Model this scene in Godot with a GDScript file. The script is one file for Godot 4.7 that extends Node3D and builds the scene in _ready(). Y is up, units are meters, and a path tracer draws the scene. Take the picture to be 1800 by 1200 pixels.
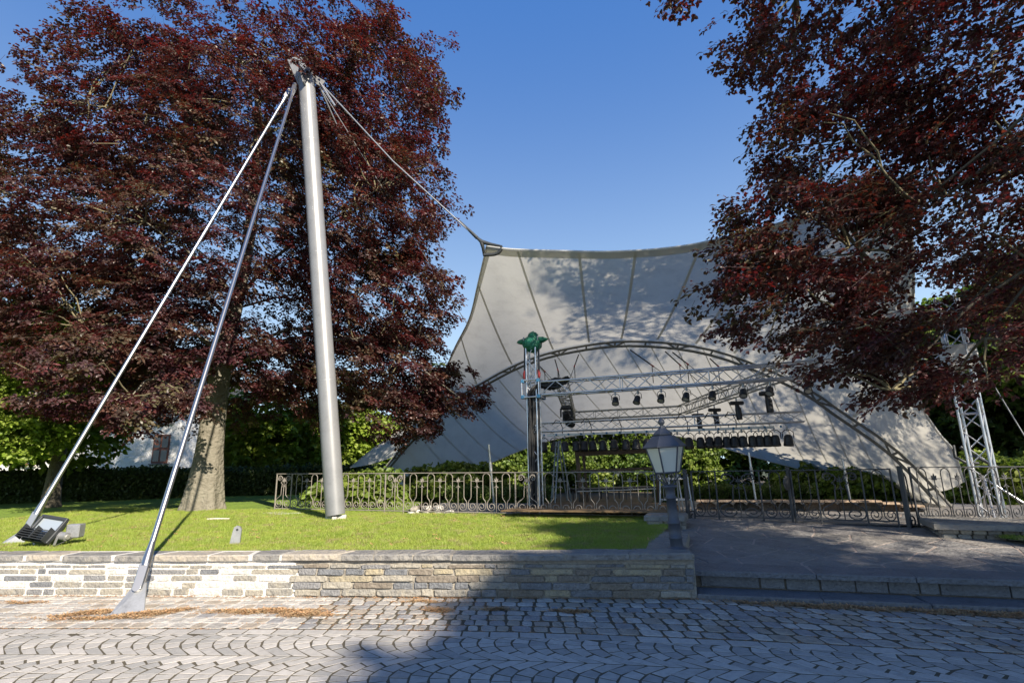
extends Node3D
# A tensile stage canopy in a park, seen from the setts of the street below: everything is in metres, y up.

var rng := RandomNumberGenerator.new()
var M := {}
var taken := {}
var counts := {}

# ---------------------------------------------------------------- naming
func tag(o: Node, label: String, category: String, group := "", kind := "") -> Node:
	if label: o.set_meta("label", label)
	if category: o.set_meta("category", category)
	if group: o.set_meta("group", group)
	if kind: o.set_meta("kind", kind)
	return o

func next_name(parent: Node, called: String) -> String:
	var key := str(parent.get_instance_id()) + called
	var n: int = counts.get(key, 0)
	counts[key] = n + 1
	return called if n == 0 else "%s_%03d" % [called, n]

func thing(called: String, label: String, category: String, at := Vector3.ZERO, turn := 0.0, group := "", kind := "") -> Node3D:
	var o := Node3D.new()
	o.name = next_name(self, called)
	add_child(o, true)
	o.position = at
	o.rotation.y = turn
	tag(o, label, category, group, kind)
	return o

func put(mesh: Mesh, called: String, m: Material, parent: Node, xf := Transform3D()) -> MeshInstance3D:
	var o := MeshInstance3D.new()
	o.name = next_name(parent, called)
	o.mesh = mesh
	o.material_override = m
	o.transform = xf
	parent.add_child(o, true)
	return o

func ordinal(n: int) -> String:
	var w := ["first", "second", "third", "fourth", "fifth", "sixth", "seventh", "eighth", "ninth", "tenth", "eleventh", "twelfth", "thirteenth", "fourteenth", "fifteenth", "sixteenth", "seventeenth", "eighteenth", "nineteenth", "twentieth"]
	if n < 20: return w[n]
	return "twenty-" + w[n - 20] if n < 29 else "thirtieth"

# ---------------------------------------------------------------- mesh helpers
func tool_() -> SurfaceTool:
	var s := SurfaceTool.new()
	s.begin(Mesh.PRIMITIVE_TRIANGLES)
	return s

func done(s: SurfaceTool) -> ArrayMesh:
	s.generate_normals()
	return s.commit()

func tri(s: SurfaceTool, a: Vector3, b: Vector3, c: Vector3) -> void:
	s.add_vertex(a); s.add_vertex(b); s.add_vertex(c)

func quad(s: SurfaceTool, a: Vector3, b: Vector3, c: Vector3, d: Vector3) -> void:
	tri(s, a, b, c); tri(s, a, c, d)

func flat(s: SurfaceTool) -> void:
	s.set_smooth_group(-1)

func smooth(s: SurfaceTool) -> void:
	s.set_smooth_group(0)

# box with chamfered edges
func bbox(s: SurfaceTool, c: Vector3, size: Vector3, b := Basis(), ch := 0.0) -> void:
	flat(s)
	var h := size * 0.5
	if ch <= 0.0:
		var p := []
		for i in 8:
			p.append(c + b * Vector3(h.x if i & 1 else -h.x, h.y if i & 2 else -h.y, h.z if i & 4 else -h.z))
		for f in [[0, 2, 3, 1], [4, 5, 7, 6], [0, 1, 5, 4], [2, 6, 7, 3], [0, 4, 6, 2], [1, 3, 7, 5]]:
			quad(s, p[f[0]], p[f[1]], p[f[2]], p[f[3]])
		return
	# six inset faces, twelve chamfers, eight corners
	for ax in 3:
		var u := (ax + 1) % 3
		var v := (ax + 2) % 3
		for sg in [-1.0, 1.0]:
			var q := []
			for k in [[-1, -1], [-1, 1], [1, 1], [1, -1]]:
				var p := Vector3.ZERO
				p[ax] = sg * h[ax]; p[u] = k[0] * (h[u] - ch); p[v] = k[1] * (h[v] - ch)
				q.append(c + b * p)
			quad(s, q[0], q[1], q[2], q[3])
		for su in [-1.0, 1.0]:
			for sv in [-1.0, 1.0]:
				var q := []
				for k in [[-1, 0], [1, 0], [1, 1], [-1, 1]]:
					var p := Vector3.ZERO
					p[ax] = k[0] * (h[ax] - ch)
					p[u] = su * (h[u] if k[1] == 0 else h[u] - ch)
					p[v] = sv * (h[v] - ch if k[1] == 0 else h[v])
					q.append(c + b * p)
				quad(s, q[0], q[1], q[2], q[3])
	for i in 8:
		var g := Vector3(1.0 if i & 1 else -1.0, 1.0 if i & 2 else -1.0, 1.0 if i & 4 else -1.0)
		var e := h - Vector3(ch, ch, ch)
		tri(s, c + b * (g * Vector3(h.x, e.y, e.z)), c + b * (g * Vector3(e.x, h.y, e.z)), c + b * (g * Vector3(e.x, e.y, h.z)))

func box_mesh(size: Vector3, ch := 0.0) -> ArrayMesh:
	var s := tool_()
	bbox(s, Vector3.ZERO, size, Basis(), ch)
	return done(s)

# swept tube; r is a float or an array of radii
func tube(s: SurfaceTool, pts: Array, r, sides := 6, caps := true, smoothed := true) -> void:
	if smoothed: smooth(s)
	else: flat(s)
	var n := pts.size()
	var t0: Vector3 = (pts[1] - pts[0]).normalized()
	var side := t0.cross(Vector3.UP if absf(t0.y) < 0.9 else Vector3.RIGHT).normalized()
	var rings := []
	for i in n:
		var t: Vector3 = (pts[mini(i + 1, n - 1)] - pts[maxi(i - 1, 0)]).normalized()
		side = (side - t * side.dot(t)).normalized()
		var up := side.cross(t)
		var rr: float = r[i] if r is Array else r
		var ring := PackedVector3Array()
		for k in sides:
			var a := TAU * k / sides + PI / sides
			ring.append(pts[i] + (side * cos(a) + up * sin(a)) * rr)
		rings.append(ring)
	for i in n - 1:
		for k in sides:
			var k2 := (k + 1) % sides
			quad(s, rings[i][k], rings[i][k2], rings[i + 1][k2], rings[i + 1][k])
	if caps:
		flat(s)
		for k in range(1, sides - 1):
			tri(s, rings[0][0], rings[0][k + 1], rings[0][k])
			tri(s, rings[n - 1][0], rings[n - 1][k], rings[n - 1][k + 1])

func tube_mesh(pts: Array, r, sides := 6) -> ArrayMesh:
	var s := tool_()
	tube(s, pts, r, sides)
	return done(s)

# lathe about local y; profile of Vector2(radius, height)
func lathe(s: SurfaceTool, prof: Array, c := Vector3.ZERO, sides := 12, b := Basis(), smoothed := true) -> void:
	if smoothed: smooth(s)
	else: flat(s)
	for i in prof.size() - 1:
		var p: Vector2 = prof[i]
		var q: Vector2 = prof[i + 1]
		for k in sides:
			var a := TAU * k / sides
			var a2 := TAU * (k + 1) / sides
			var v0 := c + b * Vector3(p.x * cos(a), p.y, p.x * sin(a))
			var v1 := c + b * Vector3(p.x * cos(a2), p.y, p.x * sin(a2))
			var v2 := c + b * Vector3(q.x * cos(a2), q.y, q.x * sin(a2))
			var v3 := c + b * Vector3(q.x * cos(a), q.y, q.x * sin(a))
			if p.x > 1e-5: tri(s, v0, v1, v2)
			if q.x > 1e-5: tri(s, v0, v2, v3)

func lathe_mesh(prof: Array, sides := 12, smoothed := true) -> ArrayMesh:
	var s := tool_()
	lathe(s, prof, Vector3.ZERO, sides, Basis(), smoothed)
	return done(s)

# flat stone: polygon of Vector3 top points, chamfer, thickness (downwards along dn)
func slab(s: SurfaceTool, top: Array, thick: float, ch: float, up := Vector3.UP) -> void:
	flat(s)
	var n := top.size()
	var c := Vector3.ZERO
	for p in top: c += p
	c /= n
	var inner := []
	var outer := []
	for p: Vector3 in top:
		var d: Vector3 = c - p
		var l := maxf(d.length(), 1e-4)
		inner.append(p + d / l * minf(ch * 1.3, l * 0.45))
		outer.append(p - up * ch)
	for k in range(1, n - 1): tri(s, inner[0], inner[k], inner[k + 1])
	for k in n:
		var j := (k + 1) % n
		quad(s, inner[k], outer[k], outer[j], inner[j])
		quad(s, outer[k], outer[k] - up * thick, outer[j] - up * thick, outer[j])

func along(a: Vector3, b: Vector3) -> Transform3D:   # unit y cylinder from a to b
	var d := b - a
	var y := d.normalized()
	var x := y.cross(Vector3.UP if absf(y.y) < 0.95 else Vector3.RIGHT).normalized()
	return Transform3D(Basis(x, d, x.cross(y)), (a + b) * 0.5)

func cyl_unit(r: float, sides := 6) -> CylinderMesh:
	var c := CylinderMesh.new()
	c.top_radius = r; c.bottom_radius = r; c.height = 1.0
	c.radial_segments = sides; c.rings = 0
	return c

func spline(p: Array, t: float) -> Vector3:    # catmull-rom through the points, t 0..1 over indices
	var n := p.size() - 1
	var f := clampf(t, 0, 1) * n
	var i := mini(int(f), n - 1)
	var u := f - i
	var a: Vector3 = p[maxi(i - 1, 0)]
	var b: Vector3 = p[i]
	var c: Vector3 = p[i + 1]
	var d: Vector3 = p[mini(i + 2, n)]
	return b.cubic_interpolate(c, a, d, u)

func even(p: Array, n: int) -> Array:           # n+1 points spaced evenly by length along the spline
	var fine := []
	var ls := [0.0]
	for k in 401: fine.append(spline(p, k / 400.0))
	for k in 400: ls.append(ls[k] + fine[k].distance_to(fine[k + 1]))
	var out := []
	var j := 0
	for k in n + 1:
		var want: float = ls[400] * k / n
		while j < 399 and ls[j + 1] < want: j += 1
		out.append(fine[j].lerp(fine[j + 1], clampf((want - ls[j]) / maxf(ls[j + 1] - ls[j], 1e-6), 0, 1)))
	return out

func table(xs: Array, ys: Array, x: float) -> float:
	if x <= xs[0]: return ys[0] + (ys[1] - ys[0]) / (xs[1] - xs[0]) * (x - xs[0])
	for i in xs.size() - 1:
		if x <= xs[i + 1] or i == xs.size() - 2:
			return lerpf(ys[i], ys[i + 1], (x - xs[i]) / (xs[i + 1] - xs[i]))
	return ys[-1]

# ---------------------------------------------------------------- textures and materials
func noise_image(seed_: int, freq: float, oct: int, size := 256, kind := FastNoiseLite.TYPE_SIMPLEX_SMOOTH) -> Image:
	var n := FastNoiseLite.new()
	n.seed = seed_
	n.noise_type = kind
	n.frequency = freq
	n.fractal_octaves = oct
	n.fractal_type = FastNoiseLite.FRACTAL_FBM
	return n.get_seamless_image(size, size)

# a tone texture: two or three seamless noises mapped through a list of linear colours
func tone(seed_: int, coarse: float, fine: float, mixf: float, cols: Array, size := 256) -> ImageTexture:
	var a := noise_image(seed_, coarse, 4, size)
	var b := noise_image(seed_ + 7, fine, 2, size)
	var im := Image.create(size, size, false, Image.FORMAT_RGB8)
	var n := cols.size() - 1
	for y in size:
		for x in size:
			var v: float = clampf((a.get_pixel(x, y).r * (1.0 - mixf) + b.get_pixel(x, y).r * mixf), 0, 0.9999) * n
			var i := int(v)
			var c: Color = cols[i].lerp(cols[i + 1], v - i)
			im.set_pixel(x, y, c.linear_to_srgb())
	im.generate_mipmaps()
	return ImageTexture.create_from_image(im)

func bump(seed_: int, freq: float, oct: int, strength: float, size := 256) -> ImageTexture:
	var a := noise_image(seed_, freq, oct, size)
	a.convert(Image.FORMAT_RGBA8)
	a.bump_map_to_normal_map(strength)
	return ImageTexture.create_from_image(a)

func g(v: float) -> Color: return Color(v, v, v)

func mat(called: String, lin: Color, rough := 0.8, metal := 0.0, tex: Texture2D = null, scale := 1.0, nrm: Texture2D = null, nscale := 1.0, spec := 0.5) -> StandardMaterial3D:
	var m := StandardMaterial3D.new()
	m.resource_name = called
	m.albedo_color = lin.linear_to_srgb()
	m.roughness = rough
	m.metallic = metal
	m.metallic_specular = spec
	if tex or nrm:
		m.uv1_triplanar = true
		m.uv1_world_triplanar = true
		m.uv1_scale = Vector3.ONE * scale
	if tex: m.albedo_texture = tex
	if nrm:
		m.normal_enabled = true
		m.normal_texture = nrm
		m.normal_scale = nscale
	M[called] = m
	return m

func materials() -> void:
	var mottle := tone(11, 0.012, 0.09, 0.4, [g(0.45), g(0.75), g(0.95), g(1.0)])
	var speck := tone(23, 0.02, 0.3, 0.62, [g(0.35), g(0.8), g(1.0), g(1.0)])
	var lichen := tone(31, 0.015, 0.08, 0.35, [Color(0.4, 0.4, 0.42), Color(0.75, 0.75, 0.75), Color(1, 0.97, 0.9), Color(1.0, 0.9, 0.66)])
	var streak := tone(47, 0.02, 0.12, 0.3, [g(0.7), g(0.92), g(1.0)])
	var rough_n := bump(5, 0.04, 4, 6.0)
	var fine_n := bump(9, 0.12, 3, 4.0)
	# street
	mat("granite", Color(0.42, 0.40, 0.375), 0.9, 0, speck, 2.2, fine_n, 0.6)
	mat("granite_dark", Color(0.34, 0.33, 0.315), 0.9, 0, speck, 2.0, fine_n, 0.6)
	mat("granite_pale", Color(0.49, 0.465, 0.435), 0.9, 0, speck, 2.4, fine_n, 0.6)
	mat("sett_grey", Color(0.38, 0.36, 0.33), 0.75, 0, mottle, 1.1, rough_n, 0.8)
	mat("sett_brown", Color(0.37, 0.32, 0.26), 0.8, 0, mottle, 1.3, rough_n, 0.8)
	mat("sett_pale", Color(0.48, 0.455, 0.415), 0.8, 0, mottle, 0.9, rough_n, 0.8)
	mat("sett_blue", Color(0.29, 0.285, 0.285), 0.7, 0, mottle, 1.2, rough_n, 0.8)
	mat("joint_sand", Color(0.10, 0.084, 0.055), 0.95, 0, mottle, 1.7, fine_n, 1.0)
	mat("joint_pale", Color(0.62, 0.59, 0.54), 0.95, 0, mottle, 1.3, fine_n, 0.8)
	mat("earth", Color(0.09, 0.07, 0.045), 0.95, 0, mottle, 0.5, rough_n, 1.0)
	# wall
	mat("mortar_white", Color(0.66, 0.635, 0.59), 0.95, 0, streak, 0.9, fine_n, 0.9)
	mat("mortar_grey", Color(0.31, 0.285, 0.245), 0.95, 0, mottle, 1.0, rough_n, 1.0)
	mat("stone_blue", Color(0.165, 0.172, 0.185), 0.65, 0, mottle, 1.7, rough_n, 1.0)
	mat("stone_tan", Color(0.34, 0.315, 0.265), 0.85, 0, mottle, 1.4, rough_n, 1.0)
	mat("stone_ochre", Color(0.33, 0.295, 0.22), 0.85, 0, lichen, 1.6, rough_n, 1.0)
	mat("stone_grey", Color(0.27, 0.26, 0.24), 0.8, 0, lichen, 1.3, rough_n, 1.0)
	mat("stone_brown", Color(0.21, 0.18, 0.145), 0.85, 0, mottle, 1.3, rough_n, 1.0)
	mat("stone_slate", Color(0.215, 0.215, 0.22), 0.7, 0, mottle, 1.9, rough_n, 1.2)
	mat("stone_washed", Color(0.56, 0.545, 0.51), 0.9, 0, mottle, 1.5, rough_n, 0.9)
	mat("coping", Color(0.23, 0.225, 0.22), 0.75, 0, lichen, 0.8, rough_n, 1.0)
	mat("coping_pale", Color(0.36, 0.33, 0.29), 0.8, 0, lichen, 0.9, rough_n, 1.0)
	mat("slate", Color(0.20, 0.195, 0.195), 0.7, 0, mottle, 0.8, rough_n, 0.8)
	mat("slate_warm", Color(0.235, 0.22, 0.205), 0.75, 0, mottle, 0.9, rough_n, 0.8)
	mat("slate_violet", Color(0.195, 0.185, 0.185), 0.7, 0, mottle, 1.0, rough_n, 0.8)
	mat("flag_joint", Color(0.40, 0.33, 0.29), 0.95, 0, mottle, 1.3, fine_n, 1.0)
	mat("step", Color(0.15, 0.155, 0.17), 0.65, 0, mottle, 0.6, fine_n, 0.8)
	mat("boulder", Color(0.34, 0.26, 0.20), 0.9, 0, lichen, 0.7, rough_n, 1.2)
	mat("litter", Color(0.50, 0.31, 0.165), 0.9)
	M.litter.vertex_color_use_as_albedo = true
	# ground
	var turf := tone(61, 0.01, 0.2, 0.45, [Color(0.5, 0.62, 0.25), Color(0.75, 0.85, 0.4), Color(0.9, 1.0, 0.5), Color(1.0, 0.95, 0.6)])
	mat("turf", Color(0.175, 0.245, 0.045), 0.95, 0, turf, 0.35, rough_n, 1.0)
	mat("grass_blade", Color(1, 1, 1), 0.6)
	M.grass_blade.vertex_color_use_as_albedo = true
	M.grass_blade.backlight_enabled = true
	M.grass_blade.backlight = Color(0.55, 0.6, 0.3)
	mat("far_ground", Color(0.06, 0.075, 0.03), 0.95, 0, mottle, 0.2)
	# steel and paint
	mat("mast_paint", Color(0.25, 0.255, 0.265), 0.38, 0.25, streak, 0.35, null, 1.0)
	mat("stainless", Color(0.46, 0.45, 0.44), 0.34, 1.0)
	mat("galvanised", Color(0.42, 0.43, 0.44), 0.5, 0.6, mottle, 1.2)
	mat("aluminium", Color(0.62, 0.63, 0.66), 0.3, 0.85)
	mat("aluminium_dull", Color(0.50, 0.49, 0.47), 0.45, 0.6)
	mat("arch_steel", Color(0.13, 0.125, 0.11), 0.6, 0.1)
	mat("cable", Color(0.3, 0.31, 0.33), 0.4, 0.7)
	mat("dark_steel", Color(0.05, 0.055, 0.06), 0.5, 0.4)
	mat("iron", Color(0.29, 0.26, 0.225), 0.6, 0.15, mottle, 3.0)
	mat("iron_dark", Color(0.055, 0.057, 0.062), 0.5, 0.2, mottle, 3.0)
	mat("black", Color(0.018, 0.018, 0.02), 0.45)
	mat("black_rubber", Color(0.02, 0.02, 0.021), 0.55)
	mat("blue_cap", Color(0.04, 0.16, 0.30), 0.5)
	mat("red_strap", Color(0.35, 0.04, 0.04), 0.6)
	mat("lamp_paint", Color(0.085, 0.095, 0.12), 0.5, 0.1, mottle, 2.5)
	mat("milk_glass", Color(0.74, 0.75, 0.70), 0.3)
	M.milk_glass.backlight_enabled = true
	M.milk_glass.backlight = Color(0.7, 0.7, 0.6)
	mat("lens", Color(0.45, 0.45, 0.42), 0.15, 0.2)
	mat("flood_glass", Color(0.34, 0.39, 0.43), 0.12, 0.3)
	mat("tarp", Color(0.01, 0.16, 0.09), 0.4, 0, streak, 2.0, rough_n, 1.2)
	M.tarp.backlight_enabled = true
	M.tarp.backlight = Color(0.1, 0.3, 0.2)
	# membrane
	mat("membrane", Color(0.74, 0.74, 0.73), 0.75, 0, streak, 0.25)
	M.membrane.backlight_enabled = true
	M.membrane.backlight = Color(0.9, 0.89, 0.86)
	mat("seam", Color(0.58, 0.575, 0.55), 0.8)
	M.seam.backlight_enabled = true
	M.seam.backlight = Color(0.72, 0.71, 0.68)
	# timber, house
	mat("timber", Color(0.12, 0.085, 0.055), 0.85, 0, mottle, 1.5, rough_n, 0.6)
	mat("deck", Color(0.17, 0.11, 0.055), 0.9, 0, mottle, 1.2, rough_n, 0.8)
	mat("ladder_grey", Color(0.22, 0.25, 0.25), 0.5, 0.4)
	mat("white_steel", Color(0.6, 0.6, 0.6), 0.45, 0.2)
	mat("plaster", Color(0.74, 0.74, 0.73), 0.95, 0, streak, 0.3, rough_n, 0.6)
	mat("window_glass", Color(0.03, 0.035, 0.04), 0.08)
	mat("window_wood", Color(0.16, 0.06, 0.04), 0.7)
	mat("roof_slate", Color(0.08, 0.085, 0.095), 0.7, 0, mottle, 0.8, rough_n, 1.0)
	# plants
	var barkt := tone(77, 0.01, 0.05, 0.4, [Color(0.35, 0.33, 0.28), Color(0.75, 0.72, 0.62), Color(1, 0.97, 0.86), Color(0.9, 0.93, 0.8)])
	mat("bark", Color(0.20, 0.19, 0.17), 0.9, 0, barkt, 0.7, rough_n, 1.4)
	mat("bark_dark", Color(0.085, 0.077, 0.064), 0.9, 0, barkt, 1.2, rough_n, 1.2)
	mat("twig", Color(0.19, 0.172, 0.115), 0.9, 0, barkt, 1.5)
	mat("moss", Color(0.09, 0.10, 0.02), 0.95, 0, mottle, 3.0, rough_n, 1.0)
	for v in [["beech_leaf", Color(0.95, 0.20, 0.17), 0.4], ["green_leaf", Color(0.62, 0.72, 0.25), 0.5], ["hedge_leaf", Color(0.4, 0.5, 0.2), 0.55]]:
		mat(v[0], Color(1, 1, 1), v[2])
		M[v[0]].vertex_color_use_as_albedo = true
		M[v[0]].backlight_enabled = true
		M[v[0]].backlight = v[1].linear_to_srgb()

# ---------------------------------------------------------------- plants
# a twig with leaves on both sides; each leaf six-sided, folded along its midrib
func spray(n: int, length: float, width: float, spread: float, seed_: int, up_jitter := 0.5) -> ArrayMesh:
	var r := RandomNumberGenerator.new()
	r.seed = seed_
	var s := tool_()
	flat(s)
	for i in n:
		var q: float = r.randf()
		var branch := r.randi_range(-1, 1)
		var base := Vector3(q * spread * (1.0 if branch == 0 else 0.65), 0, 0)
		var ang: float = branch * 0.75
		base = base.rotated(Vector3.UP, ang) + Vector3(spread * 0.22 * absf(branch), 0, 0)
		base += Vector3(r.randf_range(-0.03, 0.03), r.randf_range(-0.12, 0.12) * spread * up_jitter * 2.0, r.randf_range(-0.1, 0.1) * spread)
		var yaw: float = ang + (1.0 if i % 2 == 0 else -1.0) * r.randf_range(0.3, 1.4)
		var l := length * r.randf_range(0.75, 1.2)
		var w := width * r.randf_range(0.8, 1.2) * 0.5
		var b := Basis.from_euler(Vector3(r.randf_range(-1, 1) * up_jitter * 1.2, yaw, r.randf_range(-0.9, 0.5) * up_jitter * 1.4))
		var c := r.randf_range(0.65, 1.35)
		s.set_color(Color(c * r.randf_range(0.92, 1.1), c, c * r.randf_range(0.9, 1.1)))
		var f := w * 0.35
		var p0 := base
		var p3 := base + b * Vector3(l, -l * 0.08, 0)
		var m1 := base + b * Vector3(l * 0.3, 0, 0)
		var m2 := base + b * Vector3(l * 0.68, 0, 0)
		for sg in [-1.0, 1.0]:
			var a1 := base + b * Vector3(l * 0.3, f, sg * w)
			var a2 := base + b * Vector3(l * 0.68, f, sg * w * 0.85)
			tri(s, p0, a1, m1)
			quad(s, m1, a1, a2, m2)
			tri(s, m2, a2, p3)
	s.set_color(Color(0.9, 1.3, 0.9))
	for br in [-1, 0, 1]:
		var a := Vector3(spread * 0.22 * absf(br), 0, 0)
		var e := a + Vector3(spread * (1.0 if br == 0 else 0.65), 0, 0).rotated(Vector3.UP, br * 0.75)
		if br == 0: a = Vector3(-spread * 0.35, 0.01, 0)
		var wv := Vector3(0, 0.003, 0.003)
		quad(s, a - wv, a + wv, e + wv * 0.4, e - wv * 0.4)
	s.generate_normals()
	return s.commit()

func multi(mesh: Mesh, xfs: Array, cols: Array, called: String, m: Material, parent: Node) -> MultiMeshInstance3D:
	var mm := MultiMesh.new()
	mm.transform_format = MultiMesh.TRANSFORM_3D
	mm.use_colors = true
	mm.mesh = mesh
	mm.instance_count = xfs.size()
	for i in xfs.size():
		mm.set_instance_transform(i, xfs[i])
		mm.set_instance_color(i, cols[i])
	var o := MultiMeshInstance3D.new()
	o.name = next_name(parent, called)
	o.multimesh = mm
	o.material_override = m
	parent.add_child(o, true)
	return o

# leaf sprays through the lobes of a crown (lobe: centre, radii, share, shell 0..1); noise leaves gaps between clumps
func crown(parent: Node3D, axis: Vector3, lobes: Array, n: int, mesh: Mesh, m: Material, palette: Array, seed_: int, gap := 0.0, freq := 0.45, size := Vector2(0.75, 1.3), drop := 0.3) -> Array:
	var r := RandomNumberGenerator.new()
	r.seed = seed_
	var noise := FastNoiseLite.new()
	noise.seed = seed_
	noise.frequency = freq
	noise.fractal_octaves = 2
	var tint := FastNoiseLite.new()
	tint.seed = seed_ + 5
	tint.frequency = 0.35
	var xfs := []
	var cols := []
	var total := 0.0
	for l in lobes: total += l[2]
	for l in lobes:
		var want := int(n * l[2] / total)
		var got := 0
		var tries := 0
		while got < want and tries < want * 12:
			tries += 1
			var d := Vector3(r.randfn(), r.randfn(), r.randfn()).normalized()
			var rad := lerpf(pow(r.randf(), 1.0 / 3.0), 1.0 - 0.28 * r.randf() * r.randf(), l[3] if r.randf() < 0.75 else 0.0)
			rad *= 1.0 + 0.38 * noise.get_noise_3dv(d * 4.0 + l[0] * 3.0)
			var p: Vector3 = l[0] + d * rad * l[1]
			if noise.get_noise_3dv(p * Vector3(1, 2.3, 1)) < gap - 0.25 * r.randf(): continue
			got += 1
			var out := (p - axis) * Vector3(1, 0, 1)
			var yaw := atan2(-out.z, out.x) + r.randf_range(-1.1, 1.1)
			var b := Basis.from_euler(Vector3(r.randf_range(-0.5, 0.5), yaw, -drop + r.randf_range(-0.4, 0.4)))
			xfs.append(Transform3D(b.scaled(Vector3.ONE * r.randf_range(size.x, size.y)), p))
			var v := clampf(0.5 + 0.9 * tint.get_noise_3dv(p) + r.randf_range(-0.35, 0.35), 0, 0.999) * (palette.size() - 1)
			var c: Color = palette[int(v)].lerp(palette[int(v) + 1], v - int(v))
			var k := r.randf_range(0.75, 1.25)
			cols.append(Color(c.r * k, c.g * k, c.b * k))
	var o := multi(mesh, xfs, cols, "crown", m, parent)
	o.set_meta("kind", "stuff")
	return xfs

# trunk with flared, ribbed foot
func trunk_mesh(pts: Array, radii: Array, ribs: int, flare: float, seed_: int, sides := 28) -> ArrayMesh:
	var nz := FastNoiseLite.new()
	nz.seed = seed_
	nz.frequency = 0.9
	var s := tool_()
	smooth(s)
	var rings := []
	var n := 26
	for i in n + 1:
		var t := float(i) / n
		var c := spline(pts, t)
		var f := t * (radii.size() - 1)
		var j := mini(int(f), radii.size() - 2)
		var rad: float = lerpf(radii[j], radii[j + 1], f - j)
		var ring := PackedVector3Array()
		for k in sides:
			var a := TAU * k / sides
			var rr := rad * (1.0 + flare * pow(1.0 - t, 9.0) * (0.55 + 0.45 * sin(ribs * a + seed_)) + 0.05 * nz.get_noise_3d(cos(a) * 3.0, c.y * 0.5, sin(a) * 3.0))
			ring.append(c + Vector3(cos(a) * rr, 0, sin(a) * rr))
		rings.append(ring)
	for i in n:
		for k in sides:
			var k2 := (k + 1) % sides
			quad(s, rings[i][k], rings[i][k2], rings[i + 1][k2], rings[i + 1][k])
	return done(s)

func limb_pts(a: Vector3, b: Vector3, sag: float, r: RandomNumberGenerator, n := 8) -> Array:
	var out := []
	var w := Vector3(r.randf_range(-1, 1), r.randf_range(-1, 1), r.randf_range(-1, 1)) * a.distance_to(b) * 0.06
	for i in n + 1:
		var t := float(i) / n
		out.append(a.lerp(b, t) + Vector3.UP * sag * sin(t * PI) + w * sin(t * TAU) + Vector3(r.randf_range(-1, 1), r.randf_range(-1, 1), r.randf_range(-1, 1)) * 0.04 * minf(a.distance_to(b), 3.0) * t)
	return out

# limbs to every lobe and twigs to some of the sprays
func limbs(parent: Node3D, spine: Array, r0: float, lobes: Array, xfs: Array, seed_: int, per_lobe := 2, twigs := 160, m: Material = null, mt: Material = null) -> void:
	var r := RandomNumberGenerator.new()
	r.seed = seed_
	var ends := []
	for l in lobes:
		if l[1].x < 0.5: continue
		for k in per_lobe:
			var tip: Vector3 = l[0] + Vector3(r.randf_range(-0.55, 0.55), r.randf_range(-0.4, 0.5), r.randf_range(-0.55, 0.55)) * l[1]
			var t0 := r.randf_range(0.44, 0.64)
			var best := 0.0
			var bd := 1e9
			for q in 20:
				var t := t0 + (1.0 - t0) * q / 19.0
				var p := spline(spine, t)
				var d := absf((tip.y - p.y) - 0.55 * Vector2(tip.x - p.x, tip.z - p.z).length())
				if d < bd: bd = d; best = t
			var a := spline(spine, best)
			var path := limb_pts(a, tip, a.distance_to(tip) * (0.08 if tip.y > a.y + 1.0 else 0.17), r, 9)
			var rr := []
			var big := r0 * (1.0 - 0.75 * best) * r.randf_range(0.22, 0.4)
			for i in path.size(): rr.append(maxf(big * pow(1.0 - float(i) / path.size(), 0.8), 0.018))
			put(tube_mesh(path, rr, 7), "limb", m if m else M.bark_dark, parent)
			ends.append(path)
	var s := tool_()
	for k in twigs:
		var x: Transform3D = xfs[r.randi_range(0, xfs.size() - 1)]
		var best_p := Vector3.ZERO
		var bd := 1e9
		for path in ends:
			for p: Vector3 in path:
				var d: float = p.distance_to(x.origin)
				if d < bd: bd = d; best_p = p
		if bd > 3.0 or bd < 0.3: continue
		var tp := limb_pts(best_p, x.origin, bd * 0.05, r, 6)
		var rr := []
		for i in 7: rr.append(0.022 * (1.0 - i / 8.0) + 0.004)
		tube(s, tp, rr, 5, false)
	put(done(s), "twigs", mt if mt else M.twig, parent).set_meta("kind", "stuff")

func tree(called: String, label: String, at: Vector3, h: float, r0: float, lobes: Array, n: int, mesh: Mesh, m: Material, palette: Array, seed_: int, group := "", gap := -0.05, freq := 0.45, size := Vector2(0.75, 1.3), twigs := 40) -> Node3D:
	var t := thing(called, label, "tree", at, 0, group)
	var r := RandomNumberGenerator.new()
	r.seed = seed_
	var spine := [Vector3.ZERO, Vector3(r.randf_range(-0.1, 0.1), h * 0.35, r.randf_range(-0.1, 0.1)), Vector3(r.randf_range(-0.3, 0.3), h * 0.7, 0), Vector3(0, h, 0)]
	put(trunk_mesh(spine, [r0, r0 * 0.8, r0 * 0.5, r0 * 0.12], 5, 0.5, seed_, 14), "trunk", M.bark_dark, t)
	var xfs := crown(t, Vector3.ZERO, lobes, n, mesh, m, palette, seed_, gap, freq, size)
	limbs(t, spine, r0, lobes, xfs, seed_ + 1, 1, twigs)
	return t

func round_lobes(h: float, r: float, seed_: int, k := 9, low := 0.2) -> Array:
	var g_ := RandomNumberGenerator.new()
	g_.seed = seed_
	var out := []
	for i in k:
		var a := TAU * i / k * 2.4 + g_.randf()
		var y := lerpf(low, 0.92, (i + 0.5) / k) * h
		var w := r * 0.62 * sqrt(maxf(0.1, 1.0 - pow(absf(y / h - 0.5) * 1.7, 2.0)))
		var rr := r * g_.randf_range(0.42, 0.62)
		out.append([Vector3(cos(a) * w, y, sin(a) * w), Vector3(rr, rr * 0.75, rr), rr * rr, 0.7])
	return out

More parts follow.
